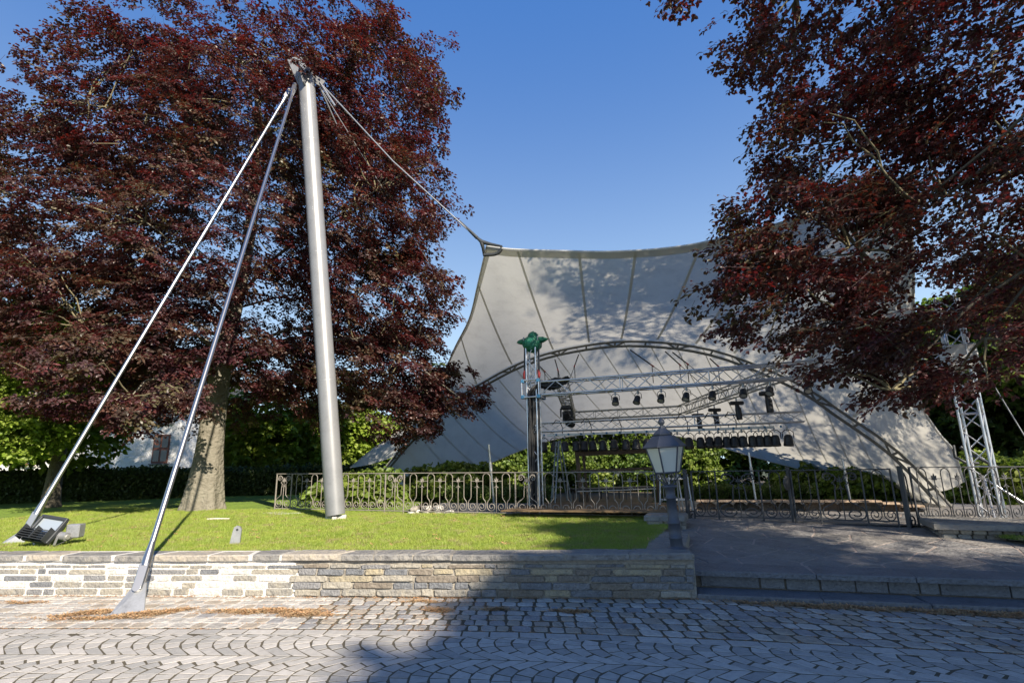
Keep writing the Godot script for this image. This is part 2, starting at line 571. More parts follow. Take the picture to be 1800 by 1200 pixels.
# ---------------------------------------------------------------- the lie of the land
const SX := [-9.0, -2.85, -0.05, 2.16, 4.38, 7.5]
const SZ := [-6.85, -6.46, -6.2, -5.78, -5.25, -4.45]
func strip_z(x: float) -> float:                 # far edge of the line of long setts
	var h := 0.9
	return (table(SX, SZ, x - h) + table(SX, SZ, x) * 2.0 + table(SX, SZ, x + h)) * 0.25

func wall_z(x: float) -> float: return -7.681 + 0.0963 * x
func step_z(x: float) -> float: return -7.46 + 0.281 * (x - 2.33)
func kerb_z(x: float) -> float: return wall_z(x) if x < 2.31 else step_z(x)
func fence_z(x: float) -> float: return -16.25 + 0.3607 * (x + 7.15)
func lawn_y(x: float, z: float) -> float:
	var d := maxf(0.0, wall_z(x) - 0.5 - z)
	return 0.505 + 0.0145 * d - 0.0035 * clampf(x + 5.0, 0, 9) * clampf(d / 5.0, 0, 1) + 0.02 * sin(x * 0.9 + 1.0) * sin(z * 0.7) * clampf(d / 2.0, 0, 1)
func terrace_y(x: float, z: float) -> float:
	var d := (Vector2(x, z) - Vector2(2.45, -7.79)).dot(Vector2(0.2705, -0.9627))
	return 0.28 + 0.062 * clampf(d, -1, 4.4)

func sheet(x0: float, x1: float, z0: float, z1: float, nx: int, nz: int, fy: Callable) -> ArrayMesh:
	var s := tool_()
	smooth(s)
	for j in nz:
		for i in nx:
			var p := []
			for k in [[0, 0], [1, 0], [1, 1], [0, 1]]:
				var x := lerpf(x0, x1, float(i + k[0]) / nx)
				var z := lerpf(z0, z1, float(j + k[1]) / nz)
				p.append(Vector3(x, fy.call(x, z), z))
			quad(s, p[0], p[1], p[2], p[3])
	return done(s)

func ground() -> void:
	var o := put(sheet(-3000, 3000, 3000, -3000, 2, 2, func(_x, _z): return -0.3), "ground", M.far_ground, self)
	tag(o, "wide ground lying around the square and the park", "ground", "", "structure")
	# street bed with the setts on it
	var road := thing("street", "sett paved street surface with fan pattern and a cobbled edge", "street", Vector3.ZERO, 0, "", "structure")
	put(sheet(-30, 30, 30, -9.2, 2, 2, func(_x, _z): return -0.0018), "joint_bed", M.joint_sand, road)
	var s := tool_()
	flat(s)
	for i in 39:
		var xa := -13.05 + i * 0.27
		var xb := xa + 0.27
		quad(s, Vector3(xa, 0.0, strip_z(xa) - 0.05), Vector3(xb, 0.0, strip_z(xb) - 0.05), Vector3(xb, 0.0, kerb_z(xb) - 0.1), Vector3(xa, 0.0, kerb_z(xa) - 0.1))
	put(done(s), "pale_joint_bed", M.joint_pale, road)
	cobbles(road)
	fans(road)
	lawn()
	terrace()

func cobbles(road: Node3D) -> void:
	rng.seed = 401
	var kinds := [M.sett_grey, M.sett_brown, M.sett_pale, M.sett_grey, M.sett_blue]
	var all := []
	var rows := 7
	for j in rows:
		var x := -13.0 + rng.randf() * 0.2
		while x < 8.2:
			var w := rng.randf_range(0.15, 0.27) if x < -2.6 else rng.randf_range(0.13, 0.235)
			var q := []
			for k in [[0, 0], [1, 0], [1, 1], [0, 1]]:
				var px: float = x + (w - 0.018) * k[0] + rng.randf_range(-0.012, 0.012)
				var t := (j + (0.05 if k[1] == 0 else 0.95) + rng.randf_range(-0.05, 0.05)) / rows
				var z := lerpf(strip_z(px) - 0.015, kerb_z(px) - 0.01, t)
				q.append(Vector3(px, 0, z))
			# rounded corners: eight points
			var poly := []
			for k in 4:
				var a: Vector3 = q[k]
				var pa: Vector3 = q[(k + 3) % 4]
				var na: Vector3 = q[(k + 1) % 4]
				var cr := rng.randf_range(0.1, 0.22)
				poly.append(a.lerp(pa, cr)); poly.append(a.lerp(na, cr * 0.8))
			var y := rng.randf_range(0.002, 0.008) if x > -2.7 else rng.randf_range(0.004, 0.007)
			for k in 8: poly[k].y = y + rng.randf_range(-0.003, 0.003)
			var mi := rng.randi_range(0, 4)
			if x < -2.7 and rng.randf() < 0.7: mi = [0, 2, 2, 1][rng.randi_range(0, 3)]
			# nearness to the viewer decides which setts show largest
			all.append([Vector2(x + w * 0.5, q[0].z).length() + (6.0 if absf(x) > 0.95 * -q[0].z + 0.3 else 0.0), poly, kinds[mi]])
			x += w
	lay(road, all, "cobble", 300, 0.03, 0.012)

func lay(road: Node3D, all: Array, called: String, most: int, thick: float, ch: float) -> void:
	all.sort_custom(func(a, b): return a[0] < b[0])
	var rest := {}
	for i in all.size():
		if i < most:
			var s := tool_()
			slab(s, all[i][1], thick, ch)
			put(done(s), called, all[i][2], road)
		else:
			var m: Material = all[i][2]
			if not rest.has(m): rest[m] = tool_()
			slab(rest[m], all[i][1], thick, ch)
	for m in rest:
		put(done(rest[m]), "far_" + called + "s", m, road).set_meta("kind", "stuff")

func fans(road: Node3D) -> void:
	rng.seed = 402
	var kinds := [M.granite, M.granite_dark, M.granite_pale, M.granite]
	# the line of long setts
	var all := []
	var x := -13.0
	while x < 8.0:
		var w := rng.randf_range(0.26, 0.33)
		var poly := []
		for k in [[0.008, 0], [w - 0.004, 0], [w - 0.004, 1], [0.008, 1]]:
			var px: float = x + k[0]
			poly.append(Vector3(px, rng.randf_range(0.0, 0.002), strip_z(px) + 0.006 + 0.165 * k[1]))
		all.append([Vector2(x, poly[0].z).length(), poly, kinds[rng.randi_range(0, 3)]])
		x += w
	lay(road, all, "edge_sett", 300, 0.03, 0.006)
	# segmental arcs, nested one behind the other along the street; rows of arcs side by side
	all = []
	var band := 0.96
	var pitch := 0.168
	var rise := 0.33
	var off := -0.11
	for b in 4:
		var n := 6
		var x0 := -13.0
		var row := 0
		while x0 < 8.4:
			var widths := []
			var tot := 0.0
			for k in n:
				var w := rng.randf_range(0.8, 1.2)
				widths.append(w); tot += w
			var v := 0.0
			for k in n:
				var v0: float = v / tot
				v += widths[k]
				var v1: float = v / tot
				var poly := []
				var jj := 0.0095
				for c in [[0, v0 + jj], [1, v0 + jj], [1, v1 - jj], [0, v1 - jj]]:
					var vv: float = c[1]
					var sl: float = 8.0 * rise * (vv - 0.5) / band
					var gp := 0.034 + 0.036 * absf(sl)
					var cx: float = gp if c[0] == 0 else 1.0 - gp
					if c[0] > 0.5 and vv > 0.03 and vv < 0.97: vv -= sl * pitch / (1.0 + sl * sl) / band
					var arch: float = 1.0 - 4.0 * (vv - 0.5) * (vv - 0.5)
					var px: float = x0 + pitch * cx - rise * arch + rng.randf_range(-0.005, 0.005)
					var d: float = off + (b + vv) * band + rng.randf_range(-0.004, 0.004)
					d = maxf(d, 0.182)
					poly.append(Vector3(px, rng.randf_range(0.0, 0.002), strip_z(px) + d))
				if absf(poly[0].z - poly[3].z) + absf(poly[1].z - poly[2].z) < 0.07: continue
				all.append([Vector2(poly[0].x, poly[0].z).length() + (5.0 if poly[0].z > -4.55 or absf(poly[0].x) > -0.97 * poly[0].z else 0.0), poly, kinds[rng.randi_range(0, 3)]])
			row += 1
			x0 += pitch
	lay(road, all, "sett", 300, 0.03, 0.004)

func lawn() -> void:
	rng.seed = 403
	var nx := 70
	var nz := 34
	var s := tool_()
	smooth(s)
	var pt := func(i: int, j: int) -> Vector3:
		var v := float(j) / nz
		var u := float(i) / nx
		var xr := lerpf(1.72, 3.62, v)
		var x := lerpf(-34.0, xr, 1.0 - pow(1.0 - u, 1.6))
		var z := lerpf(wall_z(x) - 0.42, fence_z(x) - 0.05, v)
		return Vector3(x, lawn_y(x, z), z)
	for j in nz:
		for i in nx:
			quad(s, pt.call(i, j), pt.call(i + 1, j), pt.call(i + 1, j + 1), pt.call(i, j + 1))
	# beyond the fence line on the side of the old tree, up to the hedge
	for j in 20:
		for i in 26:
			var q := []
			for k in [[0, 0], [1, 0], [1, 1], [0, 1]]:
				var x := lerpf(-34.0, -3.0, float(i + k[0]) / 26)
				var z := lerpf(fence_z(x) - 0.05, -34.0, float(j + k[1]) / 20)
				q.append(Vector3(x, lawn_y(x, z), z))
			quad(s, q[0], q[1], q[2], q[3])
	var o := put(done(s), "lawn", M.turf, self)
	tag(o, "bright mown lawn between the low wall and the railing", "lawn", "", "structure")
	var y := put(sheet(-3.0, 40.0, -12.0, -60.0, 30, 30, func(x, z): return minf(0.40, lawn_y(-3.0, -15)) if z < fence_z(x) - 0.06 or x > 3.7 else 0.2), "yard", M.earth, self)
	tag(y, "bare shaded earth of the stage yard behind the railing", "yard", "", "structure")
	var r := put(sheet(7.55, 40.0, -8.3, -13.5, 20, 8, func(x, z): return 0.47 + 0.02 * sin(x * 1.3 + z) if z > -13.0 else 0.35), "side_lawn", M.turf, self)
	tag(r, "patch of sunny grass beyond the stone block at the gate", "lawn", "", "structure")
	# grass
	var bl := tool_()
	flat(bl)
	var rb := RandomNumberGenerator.new()
	rb.seed = 11
	for i in 12:
		var a := rb.randf() * TAU
		var p := Vector3(rb.randf_range(-0.045, 0.045), 0, rb.randf_range(-0.045, 0.045))
		var d := Vector3(cos(a), 0, sin(a))
		var h := rb.randf_range(0.03, 0.065)
		var lean := Vector3(rb.randf_range(-0.03, 0.03), h, rb.randf_range(-0.03, 0.03))
		bl.set_color(g(rb.randf_range(0.7, 1.25)))
		tri(bl, p - d * 0.0035, p + lean, p + d * 0.0035)
	bl.generate_normals()
	var blade := bl.commit()
	var patch := FastNoiseLite.new()
	patch.seed = 3
	patch.frequency = 0.6
	for side in 2:
		var xfs := []
		var cols := []
		for i in (70000 if side == 0 else 5000):
			var x := 0.0
			var z := 0.0
			if side == 0:
				var v := pow(rng.randf(), 1.35)
				x = lerpf(-13.5, lerpf(1.75, 3.6, v), pow(rng.randf(), 0.9))
				z = lerpf(wall_z(x) - 0.45, maxf(fence_z(x), -19.0), v)
			else:
				x = rng.randf_range(7.6, 11.0); z = rng.randf_range(-8.4, -11.5)
			var yy := lawn_y(x, z) if side == 0 else 0.47 + 0.02 * sin(x * 1.3 + z)
			var k := 0.5 + 0.5 * patch.get_noise_2d(x * 1.6, z * 1.6) + rng.randf_range(-0.2, 0.2)
			var c := Color(0.19, 0.28, 0.032).lerp(Color(0.315, 0.365, 0.06), clampf(k, 0, 1))
			if patch.get_noise_2d(x * 4.0 + 40.0, z * 4.0) > 0.33: c = Color(0.30, 0.27, 0.11)
			if rng.randf() < 0.05: c = Color(0.27, 0.24, 0.11)
			xfs.append(Transform3D(Basis(Vector3.UP, rng.randf() * TAU).scaled(Vector3(1, rng.randf_range(0.6, 1.3), 1) * rng.randf_range(0.85, 1.4)), Vector3(x, yy - 0.004, z)))
			cols.append(c)
		var o2 := multi(blade, xfs, cols, "grass", M.grass_blade, self)
		tag(o2, "short mown grass blades on the lawn in front of the railing" if side == 0 else "short grass blades beside the stone block at the gate", "grass", "", "stuff")

func clip(poly: Array, p: Vector2, n: Vector2) -> Array:    # keep the side of the line through p that n points away from
	var out := []
	for i in poly.size():
		var a: Vector2 = poly[i]
		var b: Vector2 = poly[(i + 1) % poly.size()]
		var da := (a - p).dot(n)
		var db := (b - p).dot(n)
		if da <= 0: out.append(a)
		if (da < 0 and db > 0) or (da > 0 and db < 0): out.append(a.lerp(b, da / (da - db)))
	return out

func terrace() -> void:
	rng.seed = 404
	var t := thing("terrace", "terrace of dark crazy paving between the steps and the gate", "terrace", Vector3.ZERO, 0, "", "structure")
	var f := Vector2(2.45, -7.79)
	var u := Vector2(0.9627, 0.2705)
	var n := Vector2(0.2705, -0.9627)
	var s := tool_()
	flat(s)
	for i in 16:
		for j in 20:
			var q := []
			for k in [[0, 0], [1, 0], [1, 1], [0, 1]]:
				var a: float = -0.55 + (i + k[0]) * 0.75
				var d: float = 0.02 + (j + k[1]) * 0.5
				var p: Vector2 = f + u * a + n * d
				q.append(Vector3(p.x, terrace_y(p.x, p.y) - 0.0035, p.y))
			quad(s, q[0], q[1], q[2], q[3])
	put(done(s), "joint_bed", M.flag_joint, t)
	# flagstones: clipped cells of a shaken grid
	var seeds := []
	for j in 13:
		for i in 14:
			var st := 0.40 + 0.03 * j
			seeds.append(Vector2(-0.25 + (i + rng.randf_range(-0.42, 0.42) + 0.5 * (j % 2)) * 0.62, 0.62 + (j + rng.randf_range(-0.4, 0.4)) * st))
	var kinds := [M.slate, M.slate_warm, M.slate_violet, M.slate]
	for c: Vector2 in seeds:
		var poly := [c + Vector2(-1, -1), c + Vector2(1, -1), c + Vector2(1, 1), c + Vector2(-1, 1)]
		for o: Vector2 in seeds:
			if o == c or o.distance_to(c) > 2.2: continue
			var mid := (c + o) * 0.5
			var dir := (o - c).normalized()
			poly = clip(poly, mid - dir * 0.017, dir)
			if poly.size() < 3: break
		poly = clip(poly, Vector2(0, 0.47), Vector2(0, -1))
		poly = clip(poly, Vector2(-0.12, 0), Vector2(-1, 0))
		if poly.size() < 3: continue
		var top := []
		var lift := rng.randf_range(0.0, 0.004)
		for p: Vector2 in poly:
			var w := f + u * p.x + n * p.y
			top.append(Vector3(w.x, terrace_y(w.x, w.y) + lift, w.y))
		var m := tool_()
		slab(m, top, 0.03, 0.004)
		put(done(m), "flagstone", kinds[rng.randi_range(0, 3)], t)
	# steps: upper treads, riser stones, lower treads
	var w := thing("stone_steps", "two long dark stone steps leading up to the terrace", "steps")
	var a := -0.1
	while a < 8.5:
		var l := rng.randf_range(1.1, 1.7)
		var top := []
		for k in [[0.006, 0.0], [l - 0.006, 0.0], [l + rng.randf_range(-0.1, 0.1), 0.45], [rng.randf_range(-0.02, 0.02), 0.45]]:
			var p: Vector2 = f + u * (a + k[0]) + n * (k[1] + rng.randf_range(-0.008, 0.008))
			top.append(Vector3(p.x, 0.285 + 0.06 * k[1], p.y))
		var m := tool_()
		slab(m, top, 0.055, 0.012)
		put(done(m), "upper_tread", M.step, w)
		a += l
	var rs := tool_()
	var bu := Basis(Vector3(u.x, 0, u.y), Vector3.UP, Vector3(-u.y, 0, u.x))
	var cc := f + u * 4.2 + n * 0.23
	bbox(rs, Vector3(cc.x, 0.10, cc.y), Vector3(8.6, 0.22, 0.2), bu)
	put(done(rs), "riser_core", M.stone_brown, w)
	a = 0.02
	while a < 8.4:
		var l := rng.randf_range(0.14, 0.42) if rng.randf() < 0.5 else rng.randf_range(0.5, 0.95)
		var p := f + u * (a + l * 0.5) + n * 0.12
		put(box_mesh(Vector3(l - rng.randf_range(0.012, 0.035), 0.14 + rng.randf_range(-0.01, 0.01), 0.05), 0.006), "riser_stone", [M.stone_blue, M.step, M.step][rng.randi_range(0, 2)], w, Transform3D(bu, Vector3(p.x, 0.14, p.y)))
		a += l
	a = -0.05
	while a < 8.5:
		var l := rng.randf_range(1.0, 1.6)
		var top := []
		for k in [[0.005, 0.36], [l - 0.005, 0.36], [l - 0.005 + rng.randf_range(-0.05, 0.05), -0.09], [0.005, -0.09]]:
			var p: Vector2 = f + u * (a + k[0]) - n * (k[1] + rng.randf_range(-0.01, 0.01))
			top.append(Vector3(p.x, 0.062, p.y))
		var m := tool_()
		slab(m, top, 0.09, 0.012)
		put(done(m), "lower_tread", M.step, w)
		a += l

# ---------------------------------------------------------------- the low wall
func low_wall() -> void:
	rng.seed = 405
	var w := thing("low_stone_wall", "low retaining wall of coursed slate and sandstone with thick coping", "wall")
	var x0 := -13.6
	var x1 := 2.31
	var bx := Vector3(0.99540, 0, 0.09586)
	var bz := Vector3(-0.09586, 0, 0.99540)
	var b := Basis(bx, Vector3.UP, bz)
	var at := func(u: float, y: float, d: float) -> Vector3: return Vector3(x0, 0, wall_z(x0)) + bx * u + Vector3.UP * y + bz * d
	var len_ := (x1 - x0) / bx.x
	var split := 10.57      # where the fresh white pointing ends
	var s := tool_()
	bbox(s, at.call(len_ * 0.5, 0.235, -0.228), Vector3(len_, 0.468, 0.42), b)
	put(done(s), "old_mortar", M.mortar_grey, w)
	var ends := []
	for k in 19: ends.append(split + rng.randf_range(-0.16, 0.22) + (0.12 if k % 5 < 2 else 0.0))
	s = tool_()
	flat(s)
	for k in 18:
		var ya := 0.468 * k / 18.0
		var yb := 0.468 * (k + 1) / 18.0
		quad(s, at.call(-0.01, ya, -0.009), at.call(ends[k], ya, -0.009), at.call(ends[k + 1], yb, -0.009), at.call(-0.01, yb, -0.009))
		quad(s, at.call(ends[k], ya, -0.009), at.call(ends[k] + 0.02, ya, -0.02), at.call(ends[k + 1] + 0.02, yb, -0.02), at.call(ends[k + 1], yb, -0.009))
	put(done(s), "white_mortar", M.mortar_white, w)
	# courses
	var y := 0.012
	for row in 5:
		var h: float = [0.095, 0.09, 0.085, 0.085, 0.055][row]
		var u := rng.randf_range(0.0, 0.2)
		while u < len_ - 0.05:
			var fresh := u < split - 0.15 + rng.randf_range(-0.25, 0.25)
			var l := minf(rng.randf_range(0.16, 0.44) if rng.randf() < 0.75 else rng.randf_range(0.45, 0.7), len_ - u)
			var gapx := rng.randf_range(0.02, 0.045) if fresh else rng.randf_range(0.012, 0.03)
			if l - gapx < 0.06: break
			var hh := h - (rng.randf_range(0.016, 0.03) if fresh else rng.randf_range(0.006, 0.018))
			var d := rng.randf_range(0.0, 0.004) if fresh else rng.randf_range(0.002, 0.02)
			# outline with broken corners
			var c: Vector3 = at.call(u + (l - gapx) * 0.5, y + h * 0.5 + rng.randf_range(-0.005, 0.005), d)
			var pw := (l - gapx) * 0.5
			var ph := hh * 0.5
			var top := []
			for k in [[-1, -0.7], [-0.93, -1], [-0.2, -1], [0.9, -1], [1, -0.75], [1, 0.7], [0.9, 1], [0.15, 1], [-0.92, 1], [-1, 0.65]]:
				top.append(c + bx * pw * (k[0] + rng.randf_range(-0.05, 0.05)) + Vector3.UP * ph * (k[1] + rng.randf_range(-0.14, 0.14)))
			var m := tool_()
			slab(m, top, 0.03, 0.005 if fresh else 0.008, bz)
			var mt: Material
			if fresh: mt = [M.stone_washed, M.stone_blue, M.stone_grey, M.stone_slate, M.stone_tan, M.stone_grey][rng.randi_range(0, 5)]
			else: mt = [M.stone_tan, M.stone_blue, M.stone_ochre, M.stone_grey, M.stone_brown, M.stone_slate][rng.randi_range(0, 5)]
			if not fresh and u > 12.8 and rng.randf() < 0.45: mt = [M.stone_brown, M.stone_blue][rng.randi_range(0, 1)]
			put(done(m), "stone", mt, w)
			u += l
		y += h
	# coping: big front slabs, smaller back pieces, mortar between
	s = tool_()
	bbox(s, at.call(split * 0.5, 0.508, -0.20), Vector3(split, 0.075, 0.44), b)
	put(done(s), "coping_mortar", M.mortar_white, w)
	s = tool_()
	bbox(s, at.call((split + len_) * 0.5, 0.506, -0.20), Vector3(len_ - split, 0.075, 0.44), b)
	put(done(s), "coping_mortar", M.mortar_grey, w)
	var u := -0.05
	var sl := rng.randf_range(-0.1, 0.1)
	while u < len_ - 0.03:
		var l := minf(rng.randf_range(0.42, 0.85), len_ + 0.02 - u)
		if l < 0.2: break
		var fresh := u < split
		var gp := rng.randf_range(0.03, 0.07) if fresh else rng.randf_range(0.008, 0.03)
		var s2 := rng.randf_range(-0.14, 0.14)
		var dep := rng.randf_range(0.27, 0.4)
		var ty := 0.552 + rng.randf_range(-0.006, 0.008)
		var top := []
		for k in [[0.0, 0.035], [0.5, 0.045], [1.0, 0.035], [1.0, -dep * 0.5], [1.0, -dep], [0.55, -dep - 0.02], [0.0, -dep * 0.95]]:
			var kd: float = (0.035 - k[1]) / 0.44
			var e := lerpf(sl * kd + gp * 0.5, l - gp * 0.5 + s2 * kd, k[0])
			top.append(at.call(u + e + rng.randf_range(-0.012, 0.012), ty, k[1] + rng.randf_range(-0.012, 0.008)))
		var m := tool_()
		slab(m, top, 0.062, 0.017)
		put(done(m), "coping_stone", [M.coping, M.coping, M.coping_pale][rng.randi_range(0, 2)] if fresh else M.coping, w)
		if dep < 0.36:
			var q := []
			for k in [[0.08, -dep - 0.05], [0.9, -dep - 0.06], [0.86, -0.425], [0.12, -0.42]]:
				q.append(at.call(u + l * k[0] + rng.randf_range(-0.02, 0.02), ty - 0.004, k[1]))
			m = tool_()
			slab(m, q, 0.03, 0.008)
			put(done(m), "coping_chip", M.coping, w)
		sl = s2
		u += l
	# landing under the lamp, at the height of the coping
	s = tool_()
	var lp := [Vector3(1.80, 0, -7.98), Vector3(2.33, 0, -7.93), Vector3(3.02, 0, -9.9), Vector3(2.45, 0, -10.2)]
	for k in 4: lp[k].y = 0.528
	slab(s, lp, 0.5, 0.01)
	put(done(s), "landing_bed", M.mortar_grey, w)
	for j in 5:
		for i in 2:
			if j == 2 and i == 1: continue
			var q := []
			var wide := 2.0 if (j == 2) else 1.0
			for k in [[0.02, 0.03], [0.98, 0.03], [0.98, 0.97], [0.02, 0.97]]:
				var tv: float = (j + k[1]) / 5.0
				var tu: float = (i + k[0] * wide) / 2.0 + (0.08 * (1 if j % 2 == 0 else -1) if k[0] * wide + i > 0.5 and k[0] * wide + i < 1.5 else 0.0)
				var p: Vector3 = lp[0].lerp(lp[3], tv).lerp(lp[1].lerp(lp[2], tv), tu)
				q.append(Vector3(p.x, 0.535 + rng.randf_range(-0.003, 0.004), p.z))
			var m := tool_()
			slab(m, q, 0.02, 0.008)
			put(done(m), "landing_stone", M.coping, w)

func stone_block(label: String, c: Vector3, size: Vector3, turn: float) -> void:
	var t := thing("stone_block", label, "stone block", c, turn)
	rng.seed = int(absf(c.x) * 1000)
	var s := tool_()
	bbox(s, Vector3(0, size.y * 0.32, 0), Vector3(size.x * 0.82, size.y * 0.64, size.z * 0.82), Basis())
	put(done(s), "core", M.mortar_grey, t)
	for side in 4:
		var long_ := size.x if side % 2 == 0 else size.z
		var off := (size.z if side % 2 == 0 else size.x) * 0.44
		var b := Basis(Vector3.UP, side * PI / 2)
		for row in 2:
			var u := -long_ * 0.46
			while u < long_ * 0.44:
				var l := minf(rng.randf_range(0.16, 0.34), long_ * 0.46 - u)
				if l < 0.06: break
				put(box_mesh(Vector3(l - 0.015, size.y * 0.31, 0.09), 0.02), "stone", [M.stone_brown, M.stone_grey, M.stone_tan][rng.randi_range(0, 2)], t, Transform3D(b, b * Vector3(u + l * 0.5, size.y * (0.165 + 0.32 * row), off + rng.randf_range(-0.015, 0.01))))
				u += l
	var top := []
	for k in [[-1, 1], [-0.3, 1.03], [0.9, 1], [1, 0.8], [1, -0.9], [0.85, -1], [-0.9, -1], [-1.02, -0.8]]:
		top.append(Vector3(k[0] * size.x * 0.53, size.y, k[1] * size.z * 0.53))
	s = tool_()
	slab(s, top, size.y * 0.3, 0.022)
	put(done(s), "cap_slab", M.coping, t)

# ---------------------------------------------------------------- wrought iron
func spiral(c: Vector2, r: float, a0: float, turns: float, n: int) -> Array:
	var out := []
	for i in n + 1:
		var t := float(i) / n
		var a := a0 + turns * TAU * t
		var rr := r * (1.0 - 0.78 * t)
		out.append(Vector3(c.x + cos(a) * rr, c.y + sin(a) * rr, 0))
	return out

func hoop_mesh(half: float, top: float) -> ArrayMesh:     # inverted U whose feet turn in, then run out into scrolls
	var s := tool_()
	for sg in [-1.0, 1.0]:
		var p := []
		for i in 7:
			var a := PI / 2 - PI / 2 * i / 6.0
			p.append(Vector3(0.098 * cos(a), top - 0.098 + 0.098 * sin(a), 0))
		p.append(Vector3(0.098, 0.6, 0)); p.append(Vector3(0.098, 0.42, 0)); p.append(Vector3(0.085, 0.375, 0)); p.append(Vector3(0.045, 0.33, 0)); p.append(Vector3(0.022, 0.285, 0))
		var r := (half - 0.034) * 0.5
		var sp := spiral(Vector2(0.018 + r, 0.062 + r * 1.12), r, PI * 0.93, 1.55, 26)
		for q in sp: p.append(Vector3(q.x, 0.062 + (q.y - 0.062) * 1.0, 0))
		for i in p.size(): p[i].x *= sg
		tube(s, p, 0.0105, 5)
	return done(s)

func spear_mesh(foot: float, top: float) -> ArrayMesh:
	var s := tool_()
	tube(s, [Vector3(0, foot, 0), Vector3(0, 0.5, 0)], 0.010, 5)
	var rr := []
	var pp := []
	for i in 9:
		pp.append(Vector3(0, 0.5 + 0.018 * i, 0)); rr.append(0.009 if i % 2 == 0 else 0.014)
	tube(s, pp, rr, 6)
	tube(s, [Vector3(0, 0.64, 0), Vector3(0, top - 0.18, 0)], 0.008, 5)
	for sg in [-1.0, 1.0]:
		tube(s, [Vector3(0, 0.7, 0), Vector3(sg * 0.02, 0.66, 0), Vector3(sg * 0.05, 0.64, 0), Vector3(sg * 0.062, 0.655, 0)], [0.007, 0.012, 0.008, 0.004], 5)
	# leaf finial: five flat lobes
	for a in [-1.15, -0.55, 0.0, 0.55, 1.15]:
		var l := 0.125 if a == 0.0 else (0.10 if absf(a) < 1.0 else 0.07)
		var o := Vector3(0, top - 0.18, 0)
		var d := Vector3(sin(a), cos(a), 0)
		tube(s, [o, o + d * l * 0.55, o + d * l], [0.008, 0.02, 0.003], 4)
	return done(s)

func lyre_mesh(half: float) -> ArrayMesh:
	var s := tool_()
	for sg in [-1.0, 1.0]:
		var p := []
		var up := spiral(Vector2(half * 0.52, 0.86), 0.105, -PI * 0.62, -1.2, 20)
		up.reverse()
		for q in up: p.append(q)
		p.append(Vector3(0.06, 0.72, 0)); p.append(Vector3(0.075, 0.6, 0)); p.append(Vector3(0.08, 0.42, 0)); p.append(Vector3(0.13, 0.37, 0)); p.append(Vector3(half - 0.045, 0.30, 0)); p.append(Vector3(half - 0.022, 0.24, 0))
		var r := (half - 0.034) * 0.48
		for q in spiral(Vector2(half - 0.02 - r, 0.062 + r * 1.1), r, 0.1, -1.5, 24): p.append(q)
		for i in p.size(): p[i].x *= sg
		tube(s, p, 0.0105, 5)
		var c := spiral(Vector2(half * 0.56, 0.90), 0.07, PI * 1.1, -1.1, 14)
		for i in c.size(): c[i].x *= sg
		tube(s, c, 0.009, 5)
	return done(s)

func iron_run(parent: Node3D, a: Vector3, b: Vector3, layout: Array, m: Material, foot := 0.06) -> void:
	var d := b - a
	var len_ := d.length()
	var x := d / len_
	var z := Vector3(-d.z, 0, d.x).normalized() * -1.0
	z = x.cross(Vector3.UP).normalized()
	var bas := Basis(x, Vector3.UP, z)
	var org := Transform3D(bas, a)
	var total := 0.0
	for l in layout: total += l[1]
	var k := len_ / total
	var s := tool_()
	bbox(s, Vector3(len_ * 0.5, 1.005, 0), Vector3(len_, 0.022, 0.045), Basis(), 0.005)
	put(done(s), "top_rail", m, parent, org)
	s = tool_()
	bbox(s, Vector3(len_ * 0.5, foot - 0.012, 0), Vector3(len_, 0.024, 0.035), Basis(), 0.004)
	put(done(s), "bottom_rail", m, parent, org)
	var post := box_mesh(Vector3(0.03, 1.09, 0.03), 0.004)
	var bar := box_mesh(Vector3(0.517 * k - 0.2, 0.014, 0.014))
	var hoop := hoop_mesh(0.2585, 0.985)
	var spear := spear_mesh(foot, 0.955)
	var lyre := lyre_mesh(0.27)
	var u := 0.0
	put(post, "post", m, parent, org * Transform3D(Basis(), Vector3(0.015, 0.45, 0)))
	for l in layout:
		var w: float = l[1] * k
		if l[0] == "lyre":
			put(lyre, "lyre_scroll", m, parent, org * Transform3D(Basis().scaled(Vector3(w / 0.54, 1, 1)), Vector3(u + w * 0.5, 0, 0)))
			put(spear, "spear", m, parent, org * Transform3D(Basis(), Vector3(u + w * 0.5, 0, 0)))
		else:
			var n := int(round(l[1] / 0.517))
			var st := w / n
			for i in n:
				put(hoop, "scrolled_hoop", m, parent, org * Transform3D(Basis().scaled(Vector3(st / 0.517, 1, 1)), Vector3(u + st * (i + 0.5), 0, 0)))
				if i > 0:
					put(spear, "spear", m, parent, org * Transform3D(Basis(), Vector3(u + st * i, 0, 0)))
					put(bar, "cross_bar", m, parent, org * Transform3D(Basis(), Vector3(u + st * i, 0.80, 0)))
		u += w
		put(post, "post", m, parent, org * Transform3D(Basis(), Vector3(u - 0.015, 0.45, 0)))

